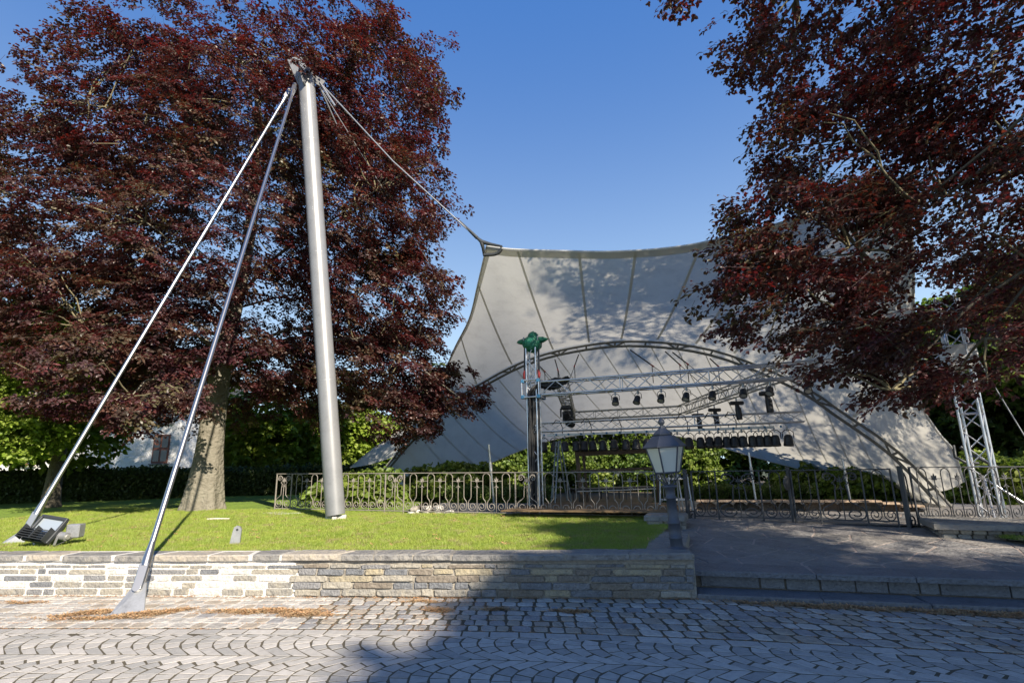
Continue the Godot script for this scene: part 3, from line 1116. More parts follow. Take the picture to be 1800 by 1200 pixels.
func railings() -> void:
	var f := thing("iron_railing", "weathered wrought iron railing of hoops and spears along the lawn", "railing")
	iron_run(f, Vector3(-6.91, 0.63, -16.16), Vector3(3.62, 0.535, -12.37), [["lyre", 0.57], ["run", 3.1], ["lyre", 0.57], ["run", 3.1], ["lyre", 0.57], ["run", 2.72], ["lyre", 0.5]], M.iron)
	# gate of two leaves
	var gl := Vector3(3.86, 0.53, -12.2)
	var gm := Vector3(5.50, 0.53, -11.2)
	var gr := Vector3(6.98, 0.53, -10.32)
	for i in 2:
		var leaf := thing("gate_leaf", "black iron gate leaf beside the street lamp" if i == 0 else "black iron gate leaf beside the weathered stone block", "gate", Vector3.ZERO, 0, "leaves of the double gate")
		iron_run(leaf, gl if i == 0 else gm + (gr - gm) * 0.02, gm if i == 0 else gr, [["run", 0.517], ["lyre", 0.85], ["run", 0.517]], M.iron_dark, 0.09)
		var a: Vector3 = gl if i == 0 else gm
		var b: Vector3 = gm if i == 0 else gr
		put(tube_mesh([a + Vector3(0, 0.0, 0), b + Vector3(0, 0.0, 0)], 0.014, 4), "foot_bar", M.iron_dark, leaf)
		if i == 0:
			var s := tool_()
			var bs := Basis(Vector3.RIGHT, PI / 2)
			lathe(s, [Vector2(0, -0.012), Vector2(0.12, -0.012), Vector2(0.14, 0.0), Vector2(0.12, 0.012), Vector2(0, 0.012)], Vector3.ZERO, 16, bs)
			put(done(s), "lock_plate", M.iron_dark, leaf, Transform3D(Basis(Vector3.UP, 0.5).scaled(Vector3(0.85, 1.05, 1)), gm + Vector3(-0.1, 0.76, 0.11)))
			put(box_mesh(Vector3(0.06, 1.1, 0.06), 0.008), "meeting_stile", M.iron_dark, leaf, Transform3D(Basis(Vector3.UP, 0.5), gm + Vector3(0, 0.52, 0.0)))
	for i in 2:
		var p := Vector3(3.76, 0.48, -12.28) if i == 0 else Vector3(7.1, 0.48, -10.25)
		var gp := thing("gate_post", "iron gate post with scroll at the end of the lawn railing" if i == 0 else "iron gate post with curled foot beside the stone block", "post", p, 0.5)
		put(box_mesh(Vector3(0.075, 1.14, 0.075), 0.01), "shaft", M.iron_dark, gp, Transform3D(Basis(), Vector3(0, 0.54, 0)))
		var c := []
		for q in spiral(Vector2(0.13, 0.12), 0.12, PI, -1.3, 22): c.append(q)
		var e := [Vector3(0.04, 0.95, 0), Vector3(0.1, 0.98, 0), Vector3(0.15, 0.9, 0), Vector3(0.17, 0.6, 0), Vector3(0.2, 0.35, 0)]
		put(tube_mesh(c, 0.016, 5), "foot_scroll", M.iron_dark, gp)
		put(tube_mesh(e, 0.013, 5), "stay", M.iron_dark, gp)
	var r := thing("iron_railing", "wrought iron railing running from the gate past the lattice tower", "railing")
	iron_run(r, Vector3(7.28, 0.555, -10.28), Vector3(12.2, 0.50, -10.9), [["run", 3.1], ["lyre", 0.57], ["run", 1.55]], M.iron_dark)

# ---------------------------------------------------------------- mast, stays and cables
const MAST_FOOT := Vector3(-4.2, 0.56, -13.25)
const MAST_TOP := Vector3(-5.84, 12.75, -13.5)
func mast() -> void:
	var t := thing("steel_mast", "tall light grey steel mast leaning over the lawn", "mast")
	var ax := (MAST_TOP - MAST_FOOT).normalized()
	var s := tool_()
	tube(s, [MAST_FOOT + ax * 0.12, MAST_FOOT.lerp(MAST_TOP, 0.5), MAST_TOP], 0.226, 40)
	put(done(s), "tube", M.mast_paint, t)
	s = tool_()
	tube(s, [MAST_TOP, MAST_TOP + ax * 0.03], 0.236, 40)
	put(done(s), "top_plate", M.mast_paint, t)
	s = tool_()
	bbox(s, MAST_FOOT + Vector3(0, -0.02, 0), Vector3(0.46, 0.28, 0.12), Basis(Vector3.UP, 0.1), 0.01)
	bbox(s, MAST_FOOT + Vector3(0, -0.03, 0), Vector3(0.1, 0.24, 0.4), Basis(Vector3.UP, 0.1), 0.01)
	put(done(s), "foot_bracket", M.joint_pale, t)
	for f in [0.27, 0.55, 0.83]:
		put(tube_mesh([MAST_FOOT.lerp(MAST_TOP, f), MAST_FOOT.lerp(MAST_TOP, f) + ax * 0.012], 0.2285, 40), "weld_ring", M.galvanised, t)
	# head plates
	s = tool_()
	bbox(s, MAST_TOP + Vector3(-0.20, 0.30, 0.06), Vector3(0.42, 0.95, 0.03), Basis(Vector3.FORWARD, -0.42), 0.008)
	put(done(s), "stay_plate", M.mast_paint, t)
	s = tool_()
	bbox(s, MAST_TOP + Vector3(-0.02, -0.05, 0.27), Vector3(0.04, 0.7, 0.26), Basis(Vector3.FORWARD, -0.3), 0.008)
	put(done(s), "stay_plate", M.mast_paint, t)
	s = tool_()
	bbox(s, MAST_TOP + Vector3(0.28, 0.0, -0.02), Vector3(0.5, 0.22, 0.04), Basis(Vector3.FORWARD, 0.6), 0.008)
	put(done(s), "cable_plate", M.mast_paint, t)
	put(box_mesh(Vector3(0.34, 0.26, 0.34), 0.02), "head_block", M.mast_paint, t, Transform3D(Basis(Vector3.FORWARD, -0.13), MAST_TOP + ax * 0.16))
	# stays
	var ends := [[Vector3(-8.86, 0.5, -10.0), Vector3(-8.72, 0.74, -10.12), MAST_TOP + Vector3(-0.42, -0.42, 0.1), "polished steel stay rod anchored in the lawn behind the floodlight"],
		[Vector3(-4.78, 0.0, -7.22), Vector3(-4.86, 0.235, -7.46), MAST_TOP + Vector3(-0.18, -0.45, 0.32), "polished steel stay rod anchored in the cobbles before the wall"]]
	for e in ends:
		var o := thing("stay_rod", e[3], "stay rod", Vector3.ZERO, 0, "stays of the mast")
		var a: Vector3 = e[1]
		var b: Vector3 = e[2]
		var d := (b - a).normalized()
		put(tube_mesh([a + d * 0.55, a.lerp(b, 0.5), b - d * 0.5], 0.038, 14), "rod", M.stainless, o)
		for end in 2:
			var p := a if end == 0 else b
			var q := d if end == 0 else -d
			var fs := tool_()
			tube(fs, [p + q * 0.28, p + q * 0.42, p + q * 0.6], [0.062, 0.055, 0.038], 14)
			put(done(fs), "fork", M.stainless, o)
			# fork cheeks and pin
			var sidev := Vector3(0.25, 0, 0.97) if end == 0 else Vector3(0.3, 0, 0.95)
			sidev = (sidev - q * sidev.dot(q)).normalized()
			for sg in [-1.0, 1.0]:
				var cs := tool_()
				var w := q.cross(sidev).normalized()
				bbox(cs, p + q * 0.15 + sidev * 0.042 * sg, Vector3(0.115, 0.34, 0.024), Basis(w, q, w.cross(q)), 0.01)
				put(done(cs), "fork_cheek", M.stainless, o)
			put(cyl_unit(0.045, 16), "pin", M.stainless, o, along(p - sidev * 0.075, p + sidev * 0.075))
		# anchor plate
		var base: Vector3 = e[0]
		var ps := tool_()
		flat(ps)
		var lean := (a - base)
		var wv := Vector3(1, 0, 0.05)
		var tv := Vector3(0.25, 0, 0.97) * 0.016
		var outl := [base + wv * -0.2 + Vector3(0, 0, 0.1), base + wv * 0.19 + Vector3(0, 0, -0.02), a + wv * 0.085 + lean * 0.28, a + wv * -0.05 + lean * 0.34]
		outl[0].y = -0.03 + base.y; outl[1].y = -0.03 + base.y
		for k in 4:
			var j := (k + 1) % 4
			quad(ps, outl[k] + tv, outl[j] + tv, outl[j] - tv, outl[k] - tv)
		quad(ps, outl[0] + tv, outl[1] + tv, outl[2] + tv, outl[3] + tv)
		quad(ps, outl[0] - tv, outl[1] - tv, outl[2] - tv, outl[3] - tv)
		put(done(ps), "anchor_plate", M.galvanised, o)
	# cables to the canopy
	var c1 := thing("steel_cable", "taut steel cable from the mast head to the canopy corner", "cable")
	put(tube_mesh([MAST_TOP + Vector3(0.42, -0.12, 0), MAST_TOP.lerp(P1, 0.5) + Vector3(0, -0.05, 0), P1 + Vector3(-0.3, 0.26, 0.02)], 0.020, 8), "strand", M.cable, c1)
	put(tube_mesh([MAST_TOP + Vector3(0.40, -0.10, 0), MAST_TOP.lerp(P1, 0.17)], 0.036, 8), "socket", M.stainless, c1)
	put(tube_mesh([P1.lerp(MAST_TOP, 0.14), P1 + Vector3(-0.26, 0.23, 0.02)], [0.024, 0.05], 8), "socket", M.dark_steel, c1)
	var c2 := thing("steel_cable", "thin steel cable from the mast head running behind the canopy edge", "cable")
	var far := Vector3(-1.55, 6.55, -17.9)
	put(tube_mesh([MAST_TOP + Vector3(0.36, -0.15, -0.1), far], 0.012, 7), "strand", M.cable, c2)
	put(tube_mesh([MAST_TOP + Vector3(0.36, -0.15, -0.1), MAST_TOP.lerp(far, 0.17)], 0.03, 8), "socket", M.stainless, c2)

# ---------------------------------------------------------------- the canopy
const P1 := Vector3(-0.63, 7.48, -13.5)
const P2 := Vector3(8.0, 7.25, -9.83)
var arch_line := [Vector3(-6.6, 0.5, -24.5), Vector3(-5.9, 1.45, -24.1), Vector3(-4.92, 2.5, -23.43), Vector3(-4.13, 3.22, -22.94), Vector3(-2.6, 4.35, -22.0), Vector3(-1.1, 5.09, -21.09), Vector3(0.42, 5.67, -20.16), Vector3(2.06, 5.93, -19.15), Vector3(4.07, 5.87, -17.92), Vector3(6.25, 5.24, -16.59), Vector3(8.16, 3.98, -15.42), Vector3(9.08, 3.0, -14.86), Vector3(9.79, 2.2, -14.42), Vector3(10.22, 1.55, -14.16), Vector3(10.72, 0.6, -13.85)]
var left_edge := [Vector3(-7.41, 1.84, -25.0), Vector3(-6.24, 2.74, -24.8), Vector3(-4.34, 3.87, -23.8), Vector3(-2.97, 5.24, -21.8), Vector3(-2.11, 6.08, -19.5), Vector3(-1.42, 6.6, -17.5), Vector3(-1.0, 7.1, -15.5), P1]
var front_edge := [P1, Vector3(0.04, 7.25, -13.21), Vector3(1.46, 6.92, -12.61), Vector3(2.5, 6.7, -12.16), Vector3(3.71, 6.56, -11.65), Vector3(4.73, 6.58, -11.21), Vector3(6.2, 6.78, -10.6), P2]
var right_edge := [P2, Vector3(8.15, 5.6, -10.3), Vector3(8.4, 4.2, -11.0), Vector3(8.81, 2.95, -11.7), Vector3(9.37, 2.28, -12.1), Vector3(9.87, 1.87, -12.4), Vector3(10.11, 1.2, -12.6)]
var back_edge := [Vector3(-6.2, 0.75, -24.4), Vector3(-4.21, 0.96, -24.44), Vector3(-2.22, 1.52, -25.51), Vector3(0.67, 2.64, -26.39), Vector3(2.68, 3.15, -26.58), Vector3(5.11, 3.28, -26.28), Vector3(7.29, 3.05, -25.34), Vector3(8.5, 2.67, -24.4), Vector3(9.72, 2.05, -22.97), Vector3(10.67, 1.54, -21.24), Vector3(11.41, 1.04, -18.85), Vector3(11.68, 0.52, -16.29), Vector3(11.0, 0.45, -14.4)]

func canopy() -> void:
	var t := thing("stage_canopy", "large off white tensile membrane canopy over the stage on a steel arch", "canopy")
	var nl := 20
	var nf := 30
	var nr := 14
	var top := even(left_edge, nl)
	var fe := even(front_edge, nf)
	var re := even(right_edge, nr)
	for i in range(1, nf + 1): top.append(fe[i])
	for i in range(1, nr + 1): top.append(re[i])
	var n := nl + nf + nr
	var arch := even(arch_line, 200)
	var at := func(f: float) -> Vector3:
		var q := clampf(f, 0, 1) * 200.0
		var i := mini(int(q), 199)
		return arch[i].lerp(arch[i + 1], q - i)
	# arch share for each column: left flank, front, right flank
	var fa := []
	for i in n + 1:
		if i <= nl: fa.append(lerpf(0.10, 0.435, float(i) / nl))
		elif i <= nl + nf: fa.append(lerpf(0.435, 0.775, float(i - nl) / nf))
		else: fa.append(lerpf(0.775, 0.985, float(i - nl - nf) / nr))
	var rows := 14
	var surf := func(i: float, v: float) -> Vector3:
		var k := mini(int(i), n - 1)
		var u := i - k
		var a: Vector3 = at.call(lerpf(fa[k], fa[k + 1], u)) + Vector3(0, 0.03, 0)
		var b: Vector3 = top[k].lerp(top[k + 1], u)
		return a.lerp(b, v) - Vector3.UP * 0.55 * v * (1.0 - v) * minf(1.0, a.distance_to(b) / 5.0)
	var s := tool_()
	smooth(s)
	for i in n:
		for j in rows:
			var v0 := float(j) / rows
			var v1 := float(j + 1) / rows
			quad(s, surf.call(i, v0), surf.call(i + 1, v0), surf.call(i + 1, v1), surf.call(i, v1))
	put(done(s), "front_membrane", M.membrane, t)
	# back shell
	var nb := 48
	var be := even(back_edge, nb)
	var bsurf := func(i: float, v: float) -> Vector3:
		var k := mini(int(i), nb - 1)
		var a: Vector3 = at.call(lerpf(0.03, 0.99, i / nb)) + Vector3(0, 0.03, 0)
		var b: Vector3 = be[k].lerp(be[k + 1], i - k)
		return a.lerp(b, v) - Vector3.UP * 1.5 * v * (1.0 - v) * clampf(a.distance_to(b) / 9.0, 0, 1)
	s = tool_()
	smooth(s)
	for i in nb:
		for j in rows:
			var v0 := float(j) / rows
			var v1 := float(j + 1) / rows
			quad(s, bsurf.call(i, v0), bsurf.call(i, v1), bsurf.call(i + 1, v1), bsurf.call(i + 1, v0))
	put(done(s), "back_membrane", M.membrane, t)
	# welded seams, a doubled strip under the cloth
	var strip := func(f: Callable, i: float, w: float) -> ArrayMesh:
		var q := tool_()
		smooth(q)
		var p := []
		for j in 15: p.append(f.call(i, 0.01 + 0.98 * j / 14.0))
		for j in 14:
			var e := []
			for k in [j, j + 1]:
				var d: Vector3 = p[mini(k + 1, 14)] - p[maxi(k - 1, 0)]
				var across: Vector3 = f.call(i + 0.3, 0.01 + 0.98 * k / 14.0) - p[k]
				var nrm := d.cross(across).normalized()
				if nrm.dot(Vector3(0, 1.65, 0) - p[k]) < 0: nrm = -nrm
				var sd := nrm.cross(d).normalized() * w * 0.5
				e.append(p[k] + sd + nrm * 0.012); e.append(p[k] - sd + nrm * 0.012)
			quad(q, e[0], e[1], e[3], e[2])
		return done(q)
	for i in [8.0, 13.0, nl - 2.6, nl + 2.9, nl + 8.2, nl + 12.6, nl + 17.2, nl + 21.8, nl + 26.2, nl + nf + 2.0, nl + nf + 7.0]:
		put(strip.call(surf, i, 0.07), "seam", M.seam, t)
	for k in 25:
		put(strip.call(bsurf, 1.4 + k * 1.86, 0.045), "seam", M.seam, t)
	# edges: rope sleeve and band
	for e in [["left_edge_rope", left_edge], ["front_edge_rope", front_edge], ["right_edge_rope", right_edge], ["back_edge_rope", back_edge]]:
		put(tube_mesh(even(e[1], 40), 0.028, 6), e[0], M.membrane, t)
	s = tool_()
	smooth(s)
	for i in range(nl - 10, nl + nf + 2):
		var q := []
		for k in [[0, 0.995], [1, 0.995], [1, 0.955], [0, 0.955]]:
			q.append(surf.call(float(i + k[0]), k[1]) - Vector3(0, 0.014, 0))
		quad(s, q[0], q[1], q[2], q[3])
	put(done(s), "edge_band", M.seam, t)
	# corner plate with its eye
	var cp := thing("corner_plate", "dark steel corner plate with open eye joining canopy and cable", "steel plate", P1)
	var sd := P1.direction_to(fe[4])
	var ld := P1.direction_to(top[nl - 5])
	s = tool_()
	tube(s, [Vector3(-0.3, 0.27, 0.02), Vector3(-0.14, 0.12, 0.01), sd * 0.12 + Vector3(0, 0.06, 0), sd * 0.46 + Vector3(0, 0.03, 0)], [0.03, 0.06, 0.045, 0.03], 7)
	tube(s, [Vector3(-0.14, 0.12, 0.01), Vector3(-0.10, -0.05, 0), ld * 0.3 + Vector3(-0.03, -0.14, 0.1)], [0.06, 0.045, 0.03], 7)
	put(done(s), "fork_arms", M.dark_steel, cp)
	s = tool_()
	var arc := []
	for i in 9:
		var u := i / 8.0
		arc.append((sd * 0.46 + Vector3(0, 0.02, 0)).lerp(Vector3(-0.08, -0.27, 0.05), u) + Vector3(0.11, -0.08, 0) * sin(u * PI))
	tube(s, arc, 0.045, 6)
	put(done(s), "clamp_arc", M.dark_steel, cp)
	# right lower corner fittings
	var rc := thing("corner_plate", "steel corner clamp with tension strap at the low canopy corner", "steel plate", Vector3(9.9, 1.85, -12.35))
	put(tube_mesh([Vector3(-0.05, 0.15, 0), Vector3(-0.1, -0.1, 0.05), Vector3(0.05, -0.22, 0.1), Vector3(0.3, -0.25, 0.15)], 0.035, 8), "clamp", M.dark_steel, rc)
	put(tube_mesh([Vector3(0.1, 0.12, 0), Vector3(0.3, -0.1, 0.1), Vector3(0.6, -0.35, 0.3)], 0.035, 8), "strap", M.dark_steel, rc)
	# the arch
	var a := thing("steel_arch", "dark trussed steel arch carrying the membrane canopy", "arch")
	var N := 44
	var pts := even(arch_line, N)
	var low := []
	for i in N + 1:
		var d: Vector3 = (pts[mini(i + 1, N)] - pts[maxi(i - 1, 0)]).normalized()
		var inn := (Vector3.DOWN - d * Vector3.DOWN.dot(d)).normalized()
		low.append(pts[i] + inn * 0.215)
	for i in N + 1: pts[i] = pts[i] - Vector3(0, 0.06, 0)
	put(tube_mesh(pts, 0.038, 8), "upper_chord", M.arch_steel, a)
	put(tube_mesh(low, 0.043, 8), "lower_chord", M.arch_steel, a)
	for i in range(1, N, 2):
		put(cyl_unit(0.032, 6), "strut", M.arch_steel, a, along(pts[i], low[i]))
		if i % 4 == 1:
			put(cyl_unit(0.028, 6), "brace", M.arch_steel, a, along(pts[maxi(i - 1, 0)].lerp(pts[i], 0.3), low[i]))
			put(cyl_unit(0.028, 6), "brace", M.arch_steel, a, along(pts[i + 1].lerp(pts[i], 0.3), low[i]))

# ---------------------------------------------------------------- the lighting rig
func truss(parent: Node3D, a: Vector3, b: Vector3, size: float, r: float, bay: float, m: Material, up := Vector3.UP) -> void:
	var d := (b - a).normalized()
	var v := (up - d * up.dot(d)).normalized()
	var h := d.cross(v)
	var c := []
	for k in [[-1, -1], [1, -1], [1, 1], [-1, 1]]:
		c.append((h * k[0] + v * k[1]) * size * 0.5)
	var cm := cyl_unit(r, 8)
	for o in c: put(cm, "chord", m, parent, along(a + o, b + o))
	var n := maxi(2, int(round(a.distance_to(b) / bay)))
	var bm := cyl_unit(r * 0.5, 5)
	for f in 4:
		for i in n:
			var p := a.lerp(b, float(i) / n)
			var q := a.lerp(b, float(i + 1) / n)
			var o1: Vector3 = c[f]
			var o2: Vector3 = c[(f + 1) % 4]
			if i % 2 == 0: put(bm, "brace", m, parent, along(p + o1, q + o2))
			else: put(bm, "brace", m, parent, along(p + o2, q + o1))
		for i in range(0, n + 1, maxi(2, n / 4 * 2 / 2)):
			var p := a.lerp(b, float(i) / n)
			put(bm, "brace", m, parent, along(p + c[f], p + c[(f + 1) % 4]))

func stage_tower(called: String, label: String, foot: Vector3, top: float, size: float, turn: float) -> Node3D:
	var t := thing(called, label, "lattice tower", foot)
	truss(t, Vector3(0, 0.08, 0), Vector3(0, top, 0), size, 0.026, 0.36, M.aluminium, Vector3(cos(turn), 0, sin(turn)))
	put(box_mesh(Vector3(size + 0.16, 0.05, size + 0.16), 0.01), "base_plate", M.aluminium_dull, t, Transform3D(Basis(Vector3.UP, turn), Vector3(0, 0.03, 0)))
	return t

func rig() -> void:
	rng.seed = 501
	var Y := 3.72
	var lf := Vector3(0.55, 0.0, -14.45)
	var rf := Vector3(9.3, 0.0, -11.0)
	var dir := (rf - lf).normalized()
	var ang := atan2(dir.z, dir.x)
	var by := Basis(Vector3.UP, -ang)
	# left tower
	var t := stage_tower("lattice_tower", "aluminium lattice tower with bundled black cables and green wrapped head", lf + Vector3(0, 0.38, 0), 4.55, 0.27, ang)
	var lt := Vector3(lf.x, 0, lf.z)
	for k in 15:
		var s := tool_()
		var p := []
		var o := Vector3(-0.13 + 0.017 * k, 0, rng.randf_range(0.05, 0.2))
		for i in 13:
			var u := i / 12.0
			p.append(o + Vector3(0.02 * sin(u * 9.0 + k), 0.1 + 3.15 * u, 0.01 * cos(u * 7.0 + k)))
		p.append(o * 0.6 + Vector3(0.12, 3.42, 0.12)); p.append(Vector3(0.45 + 0.015 * k, 3.46 + rng.randf_range(-0.12, 0.16), 0.018 * k)); p.append(dir * (0.85 + 0.012 * k) + Vector3(0, 3.5 + rng.randf_range(-0.08, 0.1), 0.12))
		tube(s, p, rng.randf_range(0.024, 0.04), 6)
		put(done(s), "black_cable", M.black_rubber, t)
	# sleeve block
	var sb := tool_()
	for sg in [-1.0, 1.0]:
		for f in [[-1, -1], [1, -1], [1, 1], [-1, 1]]:
			bbox(sb, by * Vector3(f[0] * 0.22, 3.34 + sg * 0.21, f[1] * 0.22), Vector3(0.09, 0.1, 0.09), by, 0.01)
	put(done(sb), "guide_rollers", M.blue_cap, t)
	var fr := tool_()
	for f in [[-1, -1], [1, -1], [1, 1], [-1, 1]]:
		var p0 := by * Vector3(f[0] * 0.24, 3.10, f[1] * 0.24)
		tube(fr, [p0, p0 + Vector3(0, 0.5, 0)], 0.024, 7)
	for yy in [3.12, 3.58]:
		var ring := []
		for f in [[-1, -1], [1, -1], [1, 1], [-1, 1], [-1, -1]]: ring.append(by * Vector3(f[0] * 0.24, yy, f[1] * 0.24))
		for i in 4: tube(fr, [ring[i], ring[i + 1]], 0.022, 7)
	put(done(fr), "sleeve_frame", M.aluminium, t)
	for sg in [-1.0, 1.0]:
		put(tube_mesh([by * Vector3(sg * 0.21, 3.62, 0.1), by * Vector3(sg * 0.2, 4.6, 0.05)], 0.02, 6), "lift_chain", M.black, t)
		put(tube_mesh([by * Vector3(sg * 0.21, 3.64, 0.1), by * Vector3(sg * 0.21, 3.76, 0.1), by * Vector3(sg * 0.19, 3.86, 0.1)], [0.03, 0.045, 0.03], 6), "red_hook", M.red_strap, t)
	# green cover: crumpled bag round the head
	var gc := thing("green_cover", "crumpled green plastic sheet wrapped round the lattice tower head", "plastic sheet", lf + Vector3(0, 4.98, 0), -ang)
	var nz := FastNoiseLite.new()
	nz.seed = 8
	nz.frequency = 2.2
	for part_ in 3:
		var s := tool_()
		flat(s)
		var rr := 8
		var cc := 18
		var grid := []
		for j in rr + 1:
			var row := []
			for i in cc:
				var a := TAU * i / cc
				var e := PI * j / rr
				var p := Vector3(sin(e) * cos(a), cos(e), sin(e) * sin(a))
				if part_ == 0: p *= Vector3(0.27, 0.24, 0.25)
				elif part_ == 1: p = Vector3(p.y * 0.44, p.x * 0.11 + 0.09, p.z * 0.14)
				else: p = p * Vector3(0.15, 0.14, 0.15) + Vector3(0.03, 0.2, 0)
				p *= 1.0 + 0.18 * nz.get_noise_3dv(p * 6.0 + Vector3(part_ * 5.0, 0, 0))
				row.append(p)
			grid.append(row)
		for j in rr:
			for i in cc:
				quad(s, grid[j][i], grid[j][(i + 1) % cc], grid[j + 1][(i + 1) % cc], grid[j + 1][i])
		put(done(s), ["wrap", "arm_wrap", "hood"][part_], M.tarp, gc)
	for sg in [-1.0, 1.0]:
		put(tube_mesh([Vector3(sg * 0.2, -0.05, 0.11), Vector3(sg * 0.2, 0.19, 0.11)], 0.022, 5), "tape", M.galvanised, gc)
	# right tower
	var rt := stage_tower("lattice_tower", "bright aluminium lattice tower under the copper beech branches by the railing", rf + Vector3(-0.05, 0.42, 0), 4.6, 0.34, ang + 0.5)
	for e in [Vector3(0.9, 0, 0.35), Vector3(-0.55, 0, 0.7), Vector3(0.5, 0, -0.8)]:
		put(cyl_unit(0.022, 6), "outrigger", M.aluminium, rt, along(Vector3(0, 0.9, 0), e + Vector3(0, 0.05, 0)))
		put(cyl_unit(0.03, 6), "outrigger", M.aluminium, rt, along(Vector3(0, 0.07, 0), e + Vector3(0, 0.05, 0)))
	put(cyl_unit(0.012, 5), "guy_line", M.cable, rt, along(Vector3(0.1, 4.3, -0.1), Vector3(1.3, 0.1, 0.3)))
	put(box_mesh(Vector3(0.5, 0.45, 0.5), 0.02), "sleeve_block", M.white_steel, rt, Transform3D(by, Vector3(0, 3.34, 0)))
	# front truss
	var ft := thing("lighting_truss", "bright aluminium front truss spanning between the two lattice towers", "truss", Vector3.ZERO, 0, "trusses of the lighting rig")
	truss(ft, lf + Vector3(0, Y, 0) + dir * 0.26, rf + Vector3(0, Y, 0) - dir * 0.3, 0.34, 0.025, 0.42, M.aluminium)
	# rectangle behind
	var bl := Vector3(2.3, Y - 0.06, -21.5)
	var br := Vector3(6.2, Y - 0.06, -19.95)
	var fl := lf + Vector3(0, Y, 0) + dir * 0.75
	var frr := lf + Vector3(0, Y, 0) + dir * 6.15
	var sd := thing("lighting_truss", "aluminium side truss running back from the cabled lattice tower", "truss", Vector3.ZERO, 0, "trusses of the lighting rig")
	truss(sd, fl + Vector3(0.1, 0, -0.2), bl, 0.3, 0.022, 0.45, M.aluminium_dull)
	var sr := thing("lighting_truss", "aluminium side truss with hanging spotlights under the right half of the arch", "truss", Vector3.ZERO, 0, "trusses of the lighting rig")
	truss(sr, frr + Vector3(0, 0, -0.2), br, 0.3, 0.022, 0.45, M.aluminium_dull)
	var bk := thing("lighting_truss", "thin aluminium rear truss farthest back under the canopy", "truss", Vector3.ZERO, 0, "trusses of the lighting rig")
	truss(bk, bl, br, 0.3, 0.022, 0.45, M.aluminium_dull)
	# middle truss with bar of lamps
	var ml := Vector3(0.75, 2.93, -17.5)
	var mr := Vector3(7.85, 2.9, -14.7)
	var mid := thing("lighting_truss", "lower aluminium truss above the row of black stage lamps", "truss", Vector3.ZERO, 0, "trusses of the lighting rig")
	truss(mid, ml, mr, 0.27, 0.02, 0.4, M.aluminium)
	var md := (mr - ml).normalized()
	var bar := thing("lamp_bar", "pale metal bar with blue sockets holding the row of stage lamps", "lamp bar")
	put(box_mesh(Vector3(6.5, 0.07, 0.06), 0.006), "bar", M.aluminium_dull, bar, Transform3D(Basis(md, Vector3.UP, md.cross(Vector3.UP)), ml.lerp(mr, 0.47) + Vector3(0, -0.26, 0.1)))
	for k in 18:
		put(box_mesh(Vector3(0.05, 0.06, 0.03), 0.004), "socket", M.blue_cap, bar, Transform3D(Basis(md, Vector3.UP, md.cross(Vector3.UP)), ml.lerp(mr, 0.03 + 0.052 * k) + Vector3(0, -0.25, 0.15)))
	for k in 7:
		put(cyl_unit(0.012, 5), "hanger", M.aluminium_dull, bar, along(ml.lerp(mr, 0.06 + 0.137 * k) + Vector3(0, -0.13, 0.05), ml.lerp(mr, 0.06 + 0.137 * k) + Vector3(0, -0.25, 0.1)))
	# lamps
	var body := lathe_mesh([Vector2(0, 0.0), Vector2(0.05, 0.0), Vector2(0.085, -0.03), Vector2(0.1, -0.09), Vector2(0.105, -0.2), Vector2(0.115, -0.21), Vector2(0.115, -0.27), Vector2(0.1, -0.275), Vector2(0.098, -0.255)], 12)
	var lens_ := lathe_mesh([Vector2(0, -0.25), Vector2(0.05, -0.255), Vector2(0.098, -0.248)], 12)
	var yoke := tube_mesh([Vector3(-0.125, -0.12, 0), Vector3(-0.125, 0.02, 0), Vector3(-0.06, 0.08, 0), Vector3(0.06, 0.08, 0), Vector3(0.125, 0.02, 0), Vector3(0.125, -0.12, 0)], 0.011, 5)
	var hook := box_mesh(Vector3(0.04, 0.1, 0.05), 0.006)
	var lamp := func(label: String, p: Vector3, tilt: float, turn: float, grp: String, k: float) -> void:
		var l := thing("stage_lamp", label, "stage lamp", p, turn, grp)
		var b := Basis(Vector3.RIGHT, tilt).scaled(Vector3.ONE * k)
		var can := put(body, "can", M.black, l, Transform3D(b, Vector3(0, -0.06 * k, 0)))
		put(lens_, "lens", M.lens, can)
		put(yoke, "yoke", M.black, l, Transform3D(Basis().scaled(Vector3.ONE * k), Vector3(0, -0.03 * k, 0)))
		put(hook, "hook_clamp", M.galvanised, l, Transform3D(Basis(), Vector3(0, 0.06 * k, 0)))
	var n := 0
	for f in [0.028, 0.075, 0.118, 0.165, 0.2, 0.232, 0.272, 0.318, 0.365, 0.405, 0.445, 0.482, 0.52, 0.56, 0.6, 0.64, 0.675, 0.705, 0.732, 0.758, 0.785, 0.818, 0.842, 0.868, 0.893, 0.935]:
		lamp.call("%s black stage lamp from the cabled tower in the low lamp row" % ordinal(n), ml.lerp(mr, f) + Vector3(0, -0.40, 0.12), rng.randf_range(-0.35, 0.2), -ang + rng.randf_range(-0.7, 0.7), "black lamps on the low bar", 1.12)
		n += 1
	n = 0
	for f in [0.232, 0.292, 0.352, 0.415, 0.478, 0.548, 0.61, 0.69]:
		lamp.call("%s small floodlamp from the cabled tower under the front truss" % ordinal(n), lf + dir * (lf.distance_to(rf) * f) + Vector3(0, Y - 0.31, 0.08), rng.randf_range(-0.75, -0.45), -ang + rng.randf_range(-0.5, 0.3), "lamps under the front truss", 0.78)
		n += 1
	# long profile spots hanging from the side truss
	n = 0
